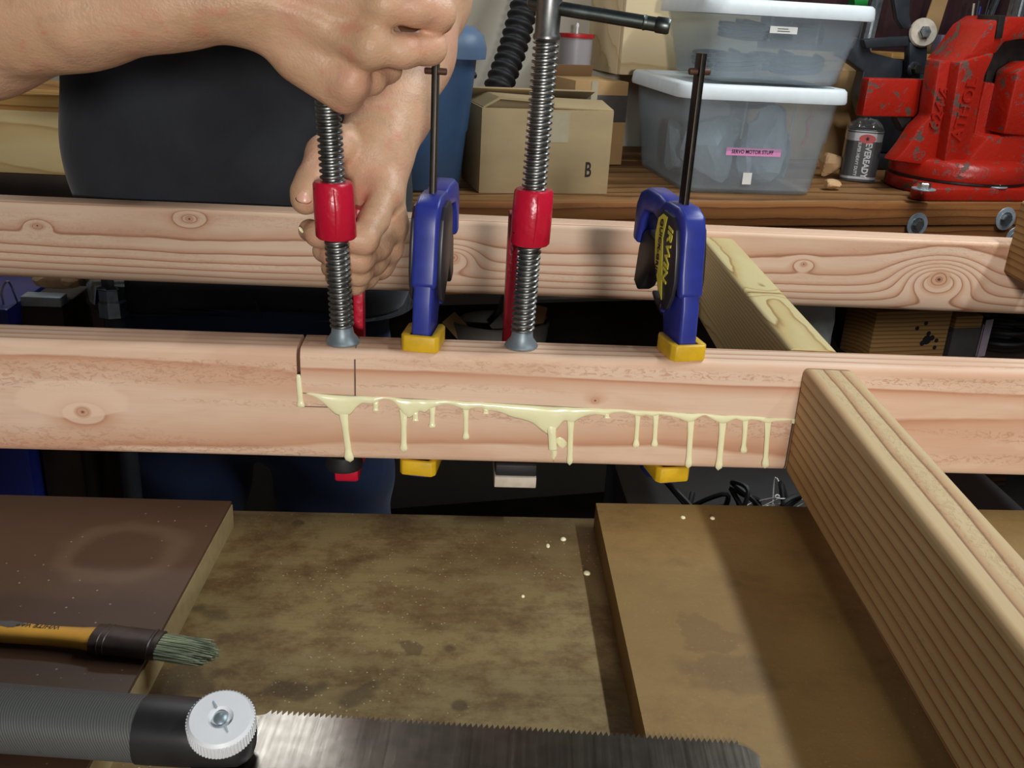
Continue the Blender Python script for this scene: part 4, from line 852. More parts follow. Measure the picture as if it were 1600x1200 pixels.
# ------------------------------------------------------------------ two clear lidded bins
def clear_bin_at(u, v, z, rz, w, d, h, label, sx=0.03):
    t = thing('clear_bin', label, 'bin', tuple(bl(u, v, z)), BA+rz, 'clear bins with white lids')
    part('tub', tub(w, d, w+sx, d+sx, h, w/2, d/2, 0.028, 0.0022, ((h*0.52, 0.006),)), M['clear'], t, True, 50)
    ring = tray(0, 0, 0, 0, 0, w/2, d/2); e = sx+0.006
    part('lid', loft([ring(w+e+0.010, d+e+0.010, h-0.010, 0.034), ring(w+e+0.022, d+e+0.022, h-0.014, 0.038), ring(w+e+0.024, d+e+0.024, h-0.010, 0.038), ring(w+e+0.020, d+e+0.020, h+0.006, 0.036), ring(w+e+0.012, d+e+0.012, h+0.010, 0.034), ring(w+e-0.016, d+e-0.016, h+0.010, 0.028), ring(w+e-0.022, d+e-0.022, h+0.003, 0.026)]), M['white_plastic'], t, True, 45)
    for fx in (0.36, 0.72): part('panel_rib', prism([(w*fx, h*0.55), (w*fx+0.0025, h*0.55), (w*fx+0.006, h*0.93), (w*fx+0.0035, h*0.93)], -0.010, -0.006, 'xz'), M['clear'], t, False)
    return t
b0_, b1_ = hb(1066, 301), hb(1272, 307); rzb = -math.radians(11.8)+math.atan2((hz(1272, 307, BO[2])-hz(1066, 301, BO[2]))[1], (hz(1272, 307, BO[2])-hz(1066, 301, BO[2]))[0])
wb_ = float(np.linalg.norm((b1_-b0_)[:2])); hb_ = hv(1180, 142, b0_[1]+0.0)[2]
lower = clear_bin_at(b0_[0], b0_[1], 0, rzb, wb_, 0.30, hb_, 'larger clear bin with white lid and a pink tape label')
def on(t, P): return (np.array(P)-np.array(t.location))
def front_pt(t, x, y, off):
    """point on the bin front seen at a pixel, in the bin's own axes"""
    a = t.rotation_euler[2]; n = np.array([-math.sin(a), math.cos(a), 0]); O = np.array(t.location)+n*off; d = ray(x, y)
    P = CAM+d*(((O-CAM)@n)/(d@n))-np.array(t.location); c, s = math.cos(-a), math.sin(-a)
    return np.array([P[0]*c-P[1]*s, P[0]*s+P[1]*c, P[2]])
pc = front_pt(lower, 1178, 238, -0.0075)
tp = part('tape_label', box((pc[0]-0.049, -0.0065, pc[2]-0.0065), (pc[0]+0.049, -0.0060, pc[2]+0.0065)), M['pink'], lower, False)
part('lettering', text('SERVO MOTOR STUFF', 0.0088, 0.0003, (pc[0]-0.002, -0.0068, pc[2]), (1, 0, 0), (0, 0, 1), 0.00015, 'CENTER', 0.86), M['ink'], tp, False)
pk = front_pt(lower, 1167, 279, -0.004); part('sticker', box((pk[0]-0.008, -0.0046, pk[2]-0.010), (pk[0]+0.008, -0.0040, pk[2]+0.010)), M['label_white'], lower, False)
u0_ = front_pt(lower, 1085, 130, 0.03)
c_, s_ = math.cos(rzb), math.sin(rzb); dx, dy = 0.045, 0.045
w2 = 0.235; upper = clear_bin_at(b0_[0]+dx*c_-dy*s_, b0_[1]+dx*s_+dy*c_, hb_+0.0105, rzb, w2, 0.24, 0.122, 'smaller clear bin holding dark cables, stacked on the larger bin', 0.04)
pu = front_pt(upper, 1223, 47, -0.02); wl_ = part('paper_label', box((pu[0]-0.024, -0.0245, pu[2]-0.0055), (pu[0]+0.024, -0.0240, pu[2]+0.0055)), M['label_white'], upper, False)
for k in range(2): part('print_line', box((pu[0]-0.011, -0.0250, pu[2]-0.0024+k*0.0038), (pu[0]+0.011-0.003*k, -0.0244, pu[2]-0.0014+k*0.0038)), M['ink'], wl_, False)
# contents
rr = random.Random(5)
def coil(cx, cy, cz, R, turns, r, tilt, name, mat, root, sq=0.5):
    P = []
    for i in range(int(turns*14)+1):
        a = i*2*PI/14; P.append((cx+(R+rr.uniform(-.006, .006))*math.cos(a), cy+sq*R*math.sin(a), cz+tilt*math.sin(a+0.7)+i*0.0006))
    return part(name, tube(P, r, 6), mat, root)
a_ = upper.rotation_euler[2]
def in_bin(t, x, y, z): c, s = math.cos(t.rotation_euler[2]), math.sin(t.rotation_euler[2]); L = t.location; return (L[0]+x*c-y*s, L[1]+x*s+y*c, L[2]+z)
for k in range(7):
    gx, gy, gz = [(0.062, 0.062, 0.008), (0.173, 0.062, 0.008), (0.062, 0.178, 0.008), (0.173, 0.178, 0.008), (0.066, 0.066, 0.060), (0.170, 0.066, 0.060), (0.118, 0.176, 0.060)][k]
    o = thing('cable_coil', 'coiled dark cable packed inside the smaller clear bin', 'cable', in_bin(upper, gx, gy, gz), a_+0.3*k, 'cables in the smaller bin')
    coil(0, 0, 0.010, 0.042, 3, 0.0038+0.001*(k % 2), 0.005, 'cable_loop', M['rubber'] if k % 3 else M['tape_dark'], o, 0.95)
def crumple(sx, sy, sz, seed, n=10):
    bm = bmesh.new(); bmesh.ops.create_icosphere(bm, subdivisions=3, radius=1); q = np.random.default_rng(seed); D = q.normal(size=(n, 3)); D /= np.linalg.norm(D, axis=1)[:, None]; hgt = q.uniform(0.62, 1.0, n)
    for v in bm.verts:
        p = np.array(v.co); d = D@p; f = np.min(np.where(d > 0.05, hgt/np.maximum(d, 0.05), 9)); p = p*min(f, 1.12); v.co = (p[0]*sx, p[1]*sy, p[2]*sz)
    return from_bm(bm)
M['bag'] = plain('plastic_bag', srgb(196, 212, 224), 0.3, var=0.15, scale=30); M['blue_bit'] = plain('violet_strap', srgb(120, 110, 190), 0.5); M['orange_bit'] = plain('orange_wire', srgb(216, 120, 70), 0.5)
for k, (x, y, z, sx, sy, sz) in enumerate([(0.066, 0.075, 0.058, .050, .055, .055), (0.172, 0.075, 0.066, .045, .055, .062), (0.12, 0.20, 0.055, .075, .055, .050), (0.12, 0.10, 0.160, .060, .050, .02), (0.120, 0.040, 0.04, .010, .025, .035), (0.218, 0.15, 0.05, .016, .06, .07), (0.03, 0.17, 0.05, .014, .05, .05)]):
    o = part('plastic_bag', crumple(sx, sy, sz, 20+k), M['bag'] if k != 3 else M['tape_dark'], None, False); o.location = in_bin(lower, x, y, z+0.006); o.rotation_euler = (0, 0, a_)
    drop(o, BO[2]+(0.135 if k == 3 else 0.0095))
    tag(o, 'crumpled pale bag of parts at the bottom of the larger clear bin', 'bag', 'bags in the larger bin') if k != 3 else tag(o, 'flat dark bundle on top of the pale bags inside the larger clear bin', 'bundle')
o = part('orange_wire', tube(spline([(0, 0, 0), (0.006, 0, 0.02), (0.002, 0, 0.04), (0.01, 0, 0.05)], 5), 0.0022, 6), M['orange_bit'], None); o.location = in_bin(lower, 0.215, 0.025, 0.085); tag(o, 'short orange wire inside the larger clear bin', 'wire')

# ------------------------------------------------------------------ taped carton, red-lidded tub, hose, wall cabinet
g0 = hb(905, 258); g1 = hb(977, 258)
tc_h = hv(960, 128, g0[1])[2]
tc = thing('taped_carton', 'tan carton wrapped in dark tape standing behind the larger bin', 'box', tuple(bl(g0[0]-0.02, g0[1])), BA+0.08); tw = g1[0]-g0[0]+0.012
part('carton', box((0, 0, 0.0004), (tw, 0.14, tc_h), 0.001), M['card2'], tc); part('tape_band', box((-0.0006, -0.0006, tc_h*0.52), (tw+0.0006, 0.1406, tc_h*0.84), 0.0005), M['tape_dark'], tc)
part('tape_strip', box((tw*0.30, -0.0012, tc_h*0.42), (tw*0.42, -0.0004, tc_h+0.0008), 0), M['tape_clear'], tc, False)
part('flap', xform(box((0, 0, 0), (0.085, 0.003, 0.022), 0.0006), loc=(0.0, 0.11, tc_h+0.0005), rot=(0.25, 0, 0.1)), M['card_in'], tc)
rl = hv(906, 53, 0.52); r0 = 0.034
rt = thing('lidded_tub', 'tall frosted tub with thin red lid by the back wall', 'tub', tuple(bl(rl[0], 0.54, 0.0)), 0)
part('tub', lathe([(0, 0.0005), (r0*0.9, 0.0005), (r0*0.92, 0.004), (r0, rl[2]-0.008), (0, rl[2]-0.008)], 32), M['frost'], rt); part('lid', lathe([(0, rl[2]-0.008), (r0+0.003, rl[2]-0.008), (r0+0.0035, rl[2]-0.006), (r0+0.003, rl[2]), (0, rl[2])], 32), M['red_lid'], rt)
part('knob', lathe([(0.003, 0), (0.0025, 0.010), (0.004, 0.016), (0.0025, 0.020), (0, 0.021)], 12, (0, 0, rl[2])), M['white_plastic'], rt)
hs = [hv(775, 150, 0.42), hv(800, 80, 0.46), hv(822, 0, 0.50), hv(850, -110, 0.56)]; hs = spline([bl(hs[0][0]-0.015, 0.42, 0.022), bl(hs[0][0]-0.005, 0.42, 0.05)]+[bl(*q) for q in hs], 14)
nH = len(hs); hose = thing('ribbed_hose', 'black ribbed vacuum hose rising against the back wall', 'hose', tuple(hs[0]*[1, 1, 0]+np.array([0, 0, BO[2]])))
seg = np.concatenate([[0], np.cumsum(np.linalg.norm(np.diff(hs, axis=0), axis=1))]); tt_ = np.linspace(0, seg[-1], 230); hp = np.stack([np.interp(tt_, seg, hs[:, i]) for i in range(3)], 1)
part('corrugation', local(hose, tube(hp, 0.026+0.0034*np.sin(tt_*2*PI/0.019), 18)), M['rubber'], hose, True, 180)
o = thing('loose_cable', 'black power cable heaped beside the blue tote', 'cable', tuple(bl(0.07, 0.36, 0.0)))
P = [];
for i in range(46): a = i*0.55; P.append((0.045*math.cos(a)*(1+.1*math.sin(i)), 0.03*math.sin(a), 0.010+i*0.0034))
part('cable', tube(P, 0.006, 8), M['rubber'], o)
k0 = hv(946, 112, WV-0.20); k1 = hv(966, 117, WV-0.20)
wc = thing('wall_cabinet', 'cream plywood wall cabinet hanging behind the clear bins', 'cabinet', tuple(bl(k1[0], WV-0.20, k1[2])), BA)
part('cabinet_body', box((-0.0, 0.0125, 0), (0.30, 0.1995, 0.60), 0.001), M['cream_ply'], wc); dr_ = part('cabinet_door', box((0.001, -0.006, 0.001), (0.299, 0.0120, 0.598), 0.0015), M['cream_ply'], wc)
part('screw', lathe([(0.0028, 0), (0.0028, 0.001), (0, 0.0012)], 10, (0.062, -0.006, 0.098), (0, -1, 0)), M['dark_iron'], dr_)
# ------------------------------------------------------------------ vise
vs = thing('bench_vise', 'chipped red cast iron bench vise bolted to the rear bench', 'vise', tuple(bl(1.02, 0.13)), BA)
VU, VV = 1.02, 0.13
def vp(pts, v0, v1, r=0.004, seg=2):
    """outline read on the upright plane v0 (bench axes), given real depth up to v1"""
    P = [(hv(x, y, v0)[0]-VU, hv(x, y, v0)[2]) for x, y in pts]
    return prism(P, v0-VV, v1-VV, 'xz', r, seg)
base = [(-0.150+0.0, -0.127), (0.25, -0.127)]
pl = [(0.128*math.cos(a), 0.128*math.sin(a)) for a in np.linspace(-0.05*PI, 1.12*PI, 30)]
lug = [(-0.168, -0.095), (-0.176, -0.110), (-0.168, -0.124), (-0.150, -0.128), (0.20, -0.128), (0.20, -0.06)]
part('base_plate', prism(pl+lug, 0.0004, 0.024, 'xy', 0.004), M['vise_red'], vs, True, 50)
part('base_lip', prism([(0.122*math.cos(a), 0.122*math.sin(a)) for a in np.linspace(0, 2*PI, 44, endpoint=False)], 0.0242, 0.030, 'xy', 0.002), M['vise_dark'], vs)
part('swivel_base', lathe([(0, 0.030), (0.124, 0.030), (0.126, 0.034), (0.124, 0.054), (0.116, 0.062), (0.10, 0.066), (0, 0.066)], 48), M['vise_red'], vs, True, 50)
part('column_rib', vp([(1468, 94), (1502, 96), (1474, 262), (1398, 252), (1412, 236), (1421, 224), (1437, 199), (1455, 181)], 0.085, 0.125, 0.005), M['vise_red'], vs, True, 35)
part('column', vp([(1500, 97), (1556, 82), (1540, 119), (1532, 159), (1516, 244), (1496, 276), (1474, 262)], 0.060, 0.15, 0.005), M['vise_red'], vs, True, 35)
part('body_web', vp([(1540, 128), (1600, 136), (1680, 140), (1680, 276), (1500, 276), (1516, 244), (1532, 159)], 0.095, 0.18, 0.004), M['vise_red'], vs, True, 35)
part('lower_body', vp([(1545, 214), (1600, 210), (1680, 214), (1680, 282), (1500, 280), (1518, 244)], 0.050, 0.18, 0.006), M['vise_red'], vs, True, 35)
part('jaw_neck', vp([(1499, 97), (1516, 82), (1532, 58), (1545, 40), (1566, 26), (1600, 27), (1660, 28), (1660, 60), (1592, 62), (1570, 66), (1557, 84)], 0.068, 0.165, 0.005), M['vise_red'], vs, True, 35)
part('jaw_gap', vp([(1562, 24), (1572, 24), (1566, 60), (1556, 60)], 0.064, 0.12, 0.001), M['vise_dark'], vs)
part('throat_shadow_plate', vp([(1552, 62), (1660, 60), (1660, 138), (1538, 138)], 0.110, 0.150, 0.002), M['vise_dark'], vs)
part('moving_jaw', vp([(1590, 112), (1612, 98), (1680, 96), (1680, 220), (1568, 210), (1578, 165)], 0.045, 0.10, 0.006), M['vise_red'], vs, True, 35)
part('slide_bar', vp([(1358, 122), (1470, 125), (1460, 184), (1347, 182)], 0.135, 0.160, 0.004), M['vise_red'], vs, True, 35)
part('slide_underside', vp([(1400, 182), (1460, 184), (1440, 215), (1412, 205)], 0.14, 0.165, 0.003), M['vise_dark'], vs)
for x, y in ((1444, 291), (1592, 296)):
    q = hb(x, y, 0.03); c = (q[0]-VU, q[1]-VV if x < 1500 else -0.11, 0.024)
    w = part('washer', lathe([(0, 0), (0.0200, 0), (0.0205, 0.001), (0.0200, 0.0024), (0, 0.0024)], 26, c), M['washer'], vs)
    part('bolt_head', lathe([(0.0112, 0.0024), (0.0118, 0.003), (0.0118, 0.0105), (0.0105, 0.0125), (0, 0.0126)], 6, c), M['bolt'], w, False)
def vtext(txt, x0, y0, x1, y1, v, size, sx=1.0):
    a, b = hv(x0, y0, v), hv(x1, y1, v); d = np.array([b[0]-a[0], 0, b[2]-a[2]]); d /= np.linalg.norm(d); m = (a+b)/2
    part('lettering', text(txt, size, 0.0055, (m[0]-VU, v-VV-0.0006, m[2]), d, (-d[2], 0, d[0]), 0.0006, 'CENTER', sx), M['vise_red'], vs, True)
vtext('624\u00bd', 1458, 202, 1478, 134, 0.085, 0.030, 1.12); vtext('ATHOL', 1494, 214, 1519, 128, 0.060, 0.031, 1.05)

# ------------------------------------------------------------------ lantern battery
bt = thing('lantern_battery', 'black and silver lantern battery in clear film standing beside the red vise', 'battery', tuple(bl(0.868, 0.225)), -0.30)
def rsq(w, z, rr=0.014, n=5):
    R = []
    for sx, sy, a0 in ((1, 1, 0), (-1, 1, PI/2), (-1, -1, PI), (1, -1, 1.5*PI)):
        for i in range(n+1): a = a0+i*PI/2/n; R.append((sx*(w-rr)+rr*math.cos(a), sy*(w-rr)+rr*math.sin(a), z))
    return R
bw = 0.0330
part('case', loft([rsq(bw-0.002, 0.0005), rsq(bw, 0.002), rsq(bw, 0.098), rsq(bw-0.002, 0.100)]), M['batt_black'], bt)
part('silver_band', loft([rsq(bw+.0003, 0.078), rsq(bw+.0003, 0.093)]), M['silver'], bt); part('silver_band', loft([rsq(bw+.0003, 0.006), rsq(bw+.0003, 0.0105)]), M['silver'], bt)
part('silver_band', loft([rsq(bw+.0003, 0.0955), rsq(bw+.0003, 0.0970)]), M['silver'], bt)
part('emblem', prism([(0.004+0.0155*math.cos(a), 0.0825+0.0085*math.sin(a)) for a in np.arange(28)*2*PI/28], -bw-0.0009, -bw, 'xz'), M['red_dot'], bt, False)
part('emblem_mark', prism([(0.004+0.0045*math.cos(a)*(1 if k % 2 else 0.45), 0.0825+0.0052*math.sin(a)*(1 if k % 2 else 0.45)) for k, a in enumerate(np.arange(10)*2*PI/10)], -bw-0.0013, -bw-0.0008, 'xz'), M['ink'], bt, False)
part('lettering', text('EVEREADY', 0.0165, 0.0006, (0.0085, -bw-0.0005, 0.0420), (0, 0, -1), (1, 0, 0), 0.0005, 'CENTER', 0.86), M['batt_text'], bt, False)
part('lettering', text('SUPER HEAVY DUTY', 0.0082, 0.0006, (-0.0085, -bw-0.0005, 0.0440), (0, 0, -1), (1, 0, 0), 0.0002, 'CENTER', 0.86), M['batt_text'], bt, False)
for x in (-0.012, 0.014):
    P = [(x+0.006*(1-i/60)*math.cos(i*0.63), 0.006*(1-i/60)*math.sin(i*0.63), 0.1005+i*0.00022) for i in range(50)]
    part('terminal_spring', tube(P, 0.0008, 6), M['bolt'], bt)
q = np.random.default_rng(4)
rg = [rsq(bw+0.0012, 0.001), rsq(bw+0.0012, 0.098)]
for w_, z_ in ((0.0335, 0.103), (0.026, 0.110), (0.016, 0.115), (0.004, 0.116)):
    R = np.array(rsq(max(w_, 0.015)*1.0, z_)); R[:, :2] *= w_/max(w_, 0.015); R += q.normal(0, 0.0016, R.shape); rg.append(R)
part('film', loft(rg), M['film'], bt, False)

# ------------------------------------------------------------------ crumpled paper beside the battery
for k, (x, y, s, lab) in enumerate([(1296, 268, 0.026, 'crumpled kraft paper leaning on the larger clear bin'), (1302, 288, 0.018, 'small twisted scrap of kraft paper on the bench before the battery')]):
    p = hb(x, y+8); o = part('kraft_paper', crumple(s*1.1, s*0.7, s*(0.9 if k == 0 else 0.5), 40+k, 7), M['paper'], None, False); o.location = tuple(bl(p[0]-0.006, p[1]-0.004, s*(0.72 if k == 0 else 0.36))); o.rotation_euler = (0.1, 0.15*k, 0.5); drop(o, BO[2]+0.0002); tag(o, lab, 'paper')

# ------------------------------------------------------------------ open carton
ca = thing('open_carton', 'plain tan carton with slotted flap behind the battery', 'box', tuple(bl(0.75, 0.48)), BA)
cw, cd, ch = hv(1365, 110, 0.48)[0]-0.75, 0.06, hv(1340, 112, 0.48)[2]
for G in (box((0, 0, 0.0004), (cw, 0.003, ch)), box((0, cd-0.003, 0.0004), (cw, cd, ch)), box((0, 0.0031, 0.0004), (0.003, cd-0.0031, ch)), box((cw-0.003, 0.0031, 0.0004), (cw, cd-0.0031, ch))): part('carton_wall', G, M['card2'], ca, False)
fl = part('flap', xform(prism([(0.006, 0), (cw-0.004, 0), (cw-0.004, 0.030), (cw-0.012, 0.040), (0.006, 0.040)], 0, 0.003, 'xz'), loc=(0, 0.0, ch+0.0005), rot=(-0.35, 0, 0)), M['card2'], ca, False)
part('slot', xform(box((cw*0.52, -0.0006, 0.0185), (cw*0.70, 0.0, 0.0225)), loc=(0, 0.0, ch+0.0005), rot=(-0.35, 0, 0)), M['card_in'], fl, False)
part('flap', xform(box((0.0, -0.03, 0), (cw, 0, 0.003)), loc=(0, cd, ch+0.0005), rot=(-1.0, 0, 0)), M['card2'], ca, False)

# ------------------------------------------------------------------ black folding arm tool with big washer
TV = 0.38
ar = thing('folding_arm_tool', 'dark cast folding arm tool with a large pale washer behind the vise', 'tool', tuple(bl(1.0, TV)), BA)
def ap(pts, v0, v1, r=0.003): return prism([(hv(x, y, v0)[0]-1.0, hv(x, y, v0)[2]) for x, y in pts], v0-TV, v1-TV, 'xz', r)
part('foot', box((-0.03, -0.03, 0.0004), (0.16, 0.06, 0.03), 0.004), M['dark_iron'], ar)
part('bracket', ap([(1312, 88), (1330, 62), (1342, 58), (1356, 66), (1362, 82), (1400, 92), (1440, 100), (1450, 124), (1440, 238), (1365, 238), (1340, 150), (1350, 112), (1322, 92)], TV, TV+0.03), M['dark_iron'], ar, True, 35)
part('lever', ap([(1350, 62), (1424, 56), (1424, 72), (1354, 76)], TV-0.016, TV+0.008), M['dark_iron'], ar, True, 35)
part('link', ap([(1422, 66), (1450, 66), (1448, 116), (1420, 116)], TV-0.022, TV-0.002), M['dark_iron'], ar, True, 35)
part('upper_strap', ap([(1394, -20), (1424, -20), (1422, 22), (1426, 44), (1412, 46), (1402, 30)], TV-0.020, TV-0.004, 0.004), M['dark_iron'], ar, True, 35)
for (x, y), R, hexr, nm in (((1442, 51), 0.0285, 0.0125, 'large_washer'), ((1428, 108), 0.0150, 0.0105, 'small_washer')):
    c = hv(x, y, TV-0.023); c = (c[0]-1.0, -0.0235, c[2]); ax_ = (-0.25, -1, 0.18) if R > 0.02 else (0, -1, 0.05)
    w = part(nm, lathe([(0, -0.002), (R, -0.002), (R+0.0005, 0), (R-0.002, 0.0045), (0, 0.005)], 36, c, ax_), M['pad_white'] if R > 0.02 else M['dark_iron'], ar)
    part('bolt_head', lathe([(hexr, 0.0045), (hexr, 0.012), (hexr*0.88, 0.0145), (0, 0.0146)], 6, c, ax_), M['bolt'] if R > 0.02 else M['vise_dark'], w, False)

# ------------------------------------------------------------------ dark storage behind: panel, extrusions, shelf goods
bp = thing('backing_curtain', 'dark maroon cloth hung on the wall behind the tools', 'curtain', tuple(bl(1.36, WV-0.012, 0.02)), BA)
P = [(-0.56+0.02*i, -0.004*(1+math.sin(i*1.3))) for i in range(64)]
part('cloth', prism(P+[(a, 0.008) for a, b in P[::-1]], 0.0, 0.75, 'xy'), M['maroon'], bp, False)
def extrusion(name, x0, y0, x1, y1, v, s, label):
    a, b = hv(x0, y0, v), hv(x1, y1, v); d = bl(*b)-bl(*a); d /= np.linalg.norm(d); A = bl(*a); B_ = A+d*0.5
    # run it down to the bench
    A = A-d*((A[2]-BO[2]-0.001)/d[2]); t = thing(name, label, 'rail', tuple(A), 0)
    x_, y_, _ = frame_of(d); prof_ = []; h_ = s/2
    for k in range(4):
        c, s_ = math.cos(k*PI/2), math.sin(k*PI/2)
        for px_, py_ in ((h_, -h_), (h_, -h_*0.25), (h_*0.6, -h_*0.25), (h_*0.6, h_*0.25), (h_, h_*0.25)): prof_.append((px_*c-py_*s_, px_*s_+py_*c))
    part('profile', local(t, loft([[A+p*BU*1.0+q_*BV*1.0 for p, q_ in prof_], [B_+p*BU+q_*BV for p, q_ in prof_]])), M['alu'], t, False)
    return t, A, d
t_, A_, d_ = extrusion('aluminium_rail', 1352, 60, 1366, 0, 0.56, 0.027, 'grooved aluminium rail with a green clip behind the clear bins')
g_ = hv(1345, 6, 0.53); part('clip', local(t_, tube([bl(g_[0]-0.02, 0.535, g_[2]), bl(g_[0]+0.012, 0.535, g_[2]+0.004)], 0.013, 10)), M['green'], t_)
extrusion('aluminium_rail', 1545, 28, 1556, 0, 0.62, 0.012, 'thin aluminium rail standing behind the vise jaw')
extrusion('aluminium_rail', 1586, 24, 1592, 0, 0.44, 0.024, 'wide aluminium rail standing close behind the top of the vise')
SV = 0.50
sf = thing('tool_shelf', 'small pale wooden shelf rack behind the vise', 'shelf', tuple(bl(1.20, SV)), BA)
a_, b_ = hv(1385, 84, SV), hv(1510, 88, SV)
part('board', box((a_[0]-1.20, -0.02, b_[2]-0.012), (b_[0]-1.20+0.12, 0.10, b_[2]), 0.001), M['trim_wood'], sf); part('support', box((0.0, 0.0, 0.0004), (0.02, 0.08, b_[2]-0.0122), 0.001), M['trim_wood'], sf); part('support', box((b_[0]-1.20+0.09, 0.0, 0.0004), (b_[0]-1.20+0.11, 0.08, b_[2]-0.0122), 0.001), M['trim_wood'], sf)
sz = b_[2]
def shelf_at(x): return hv(x, 80, SV+0.02)[0]
o = part('tan_card', prism([(0, 0), (0.045, 0), (0.062, 0.13), (0.022, 0.13)], 0, 0.003, 'xz'), M['card2'], None, False); o.location = tuple(bl(shelf_at(1452), SV+0.07, sz+0.0004)); o.rotation_euler = (0, 0, BA); tag(o, 'tan card leaning at the back of the tool shelf', 'card')
M['red_glass'] = plain('red_plastic', srgb(120, 16, 26), 0.2); M['violet'] = plain('violet_print', srgb(120, 116, 140), 0.5)
o = thing('small_carton', 'small grey-violet printed carton on the tool shelf', 'box', tuple(bl(shelf_at(1462), SV+0.01, sz+0.0004)), BA); part('carton', box((0, 0, 0), (0.034, 0.03, 0.042), 0.001), M['violet'], o); part('label_band', box((-0.0004, -0.0005, 0.020), (0.0344, 0.001, 0.022)), M['ink'], o, False)
o = thing('red_bottle', 'dark red bottle with bright cap on the tool shelf', 'bottle', tuple(bl(shelf_at(1484)+0.012, SV+0.02, sz+0.0004)), 0); part('bottle', lathe([(0, 0), (0.012, 0), (0.0125, 0.002), (0.012, 0.045), (0.006, 0.052), (0, 0.052)], 18), M['red_glass'], o); part('cap', lathe([(0.0065, 0.052), (0.0065, 0.062), (0, 0.063)], 14), M['chrome'], o)
o = thing('brush_cup', 'grey see-through cup of brushes on the tool shelf', 'cup', tuple(bl(shelf_at(1512)+0.02, SV+0.03, sz+0.0004)), 0); part('cup', lathe([(0, 0), (0.018, 0), (0.022, 0.058), (0.0205, 0.058), (0.017, 0.003), (0, 0.003)], 20), M['tape_dark'], o)
for k in range(5):
    a = k*1.25; part('brush', tube([(0.008*math.cos(a), 0.008*math.sin(a), 0.004), (0.018*math.cos(a), 0.018*math.sin(a), 0.10+0.006*k)], 0.0025, 6), [M['black'], M['blue'], M['pad_white'], M['dark_iron'], M['black']][k], o)

# ------------------------------------------------------------------ plywood cabinet behind the person
pc_ = thing('plywood_cabinet', 'pale plywood cabinet with an orange wood top rail behind the person', 'cabinet', (-0.90, 1.16, FLOOR_Z))
part('panel', local(pc_, box((-1.45, 1.056, -0.075), (-0.45, 1.070, 0.032), 0.001)), M['ply_panel'], pc_); part('top_rail', local(pc_, box((-1.46, 1.046, 0.0325), (-0.44, 1.30, 0.062), 0.002)), M['trim_wood'], pc_)
part('carcass', local(pc_, box((-1.44, 1.075, FLOOR_Z+0.0005), (-0.46, 1.29, 0.0320), 0.001)), M['dark_ply'], pc_); part('bottom_rail', local(pc_, box((-1.45, 1.050, -0.13), (-0.45, 1.0745, -0.0755), 0.001)), M['dark_ply'], pc_)

# ------------------------------------------------------------------ things glimpsed below the beams
st = thing('steel_edged_box', 'dark steel-edged box beside the jeans, seen under the rear beam', 'box', (-0.52, 0.58, FLOOR_Z))
part('case', local(st, box((-0.545, 0.525, FLOOR_Z+0.0005), (-0.492, 0.62, -0.1435), 0.003)), M['dark_ply'], st); part('edge_strip', local(st, box((-0.540, 0.517, -0.1430), (-0.490, 0.54, -0.1300), 0.002)), M['washer'], st)
M['pale_chip'] = M['shaving']  # second key for the offcuts' own pale wood colour
for k, (x, y, s, f, lab) in enumerate([(82, 452, 0.020, 0.6, 'large pale wood offcut on the steel-edged box'), (112, 452, 0.012, 0.5, 'small splintered wood offcut on the steel-edged box')]):
    q = hy(x, y, 0.555); o = part('wood_offcut', crumple(s*1.15, s*0.7, s*0.62, 60+k, 8), M['shaving'], None, False); o.location = (q[0], 0.560, -0.1430+s*0.47); o.rotation_euler = (0, 0.1, 0.3*k); drop(o, -0.1298); tag(o, lab, 'offcut')
cc = thing('chrome_fitting', 'chrome clamp fitting on a dark pipe beside the jeans', 'fitting', (-0.431, 0.487, FLOOR_Z))
q0, q1 = hy(172, 448, 0.485), hy(172, 495, 0.485); zc0, zc1 = q1[2], q0[2]; cx = q0[0]
part('pipe', local(cc, tube([(cx, 0.487, FLOOR_Z+0.0005), (cx, 0.487, zc1+0.03)], 0.012, 16)), M['dark_iron'], cc)
part('nut', local(cc, lathe([(0.014, 0), (0.018, 0.002), (0.018, 0.020), (0.016, 0.023), (0.016, 0.036), (0.018, 0.038), (0.018, zc1-zc0), (0.013, zc1-zc0+0.002)], 8, (cx, 0.487, zc0))), M['chrome'], cc, False)
part('plate', local(cc, prism([(cx-0.026, zc1+0.004), (cx-0.020, zc1+0.012), (cx+0.02, zc1+0.012), (cx+0.02, zc1+0.002), (cx-0.014, zc1), (cx-0.018, zc0+0.016), (cx-0.024, zc0+0.02)], 0.478, 0.496, 'xz', 0.001)), M['chrome'], cc)
bb = thing('blue_crate', 'dark blue crate with a wire handle next to the steel-edged box', 'crate', (-0.62, 0.60, FLOOR_Z)); part('crate_body', local(bb, box((-0.70, 0.50, FLOOR_Z+0.0005), (-0.549, 0.66, -0.142), 0.004)), M['blue'], bb); part('wire_handle', local(bb, tube(spline([(-0.562, 0.52, -0.143), (-0.562, 0.52, -0.125), (-0.552, 0.52, -0.112), (-0.549, 0.53, -0.143)], 4), 0.0013, 6)), M['bolt'], bb)
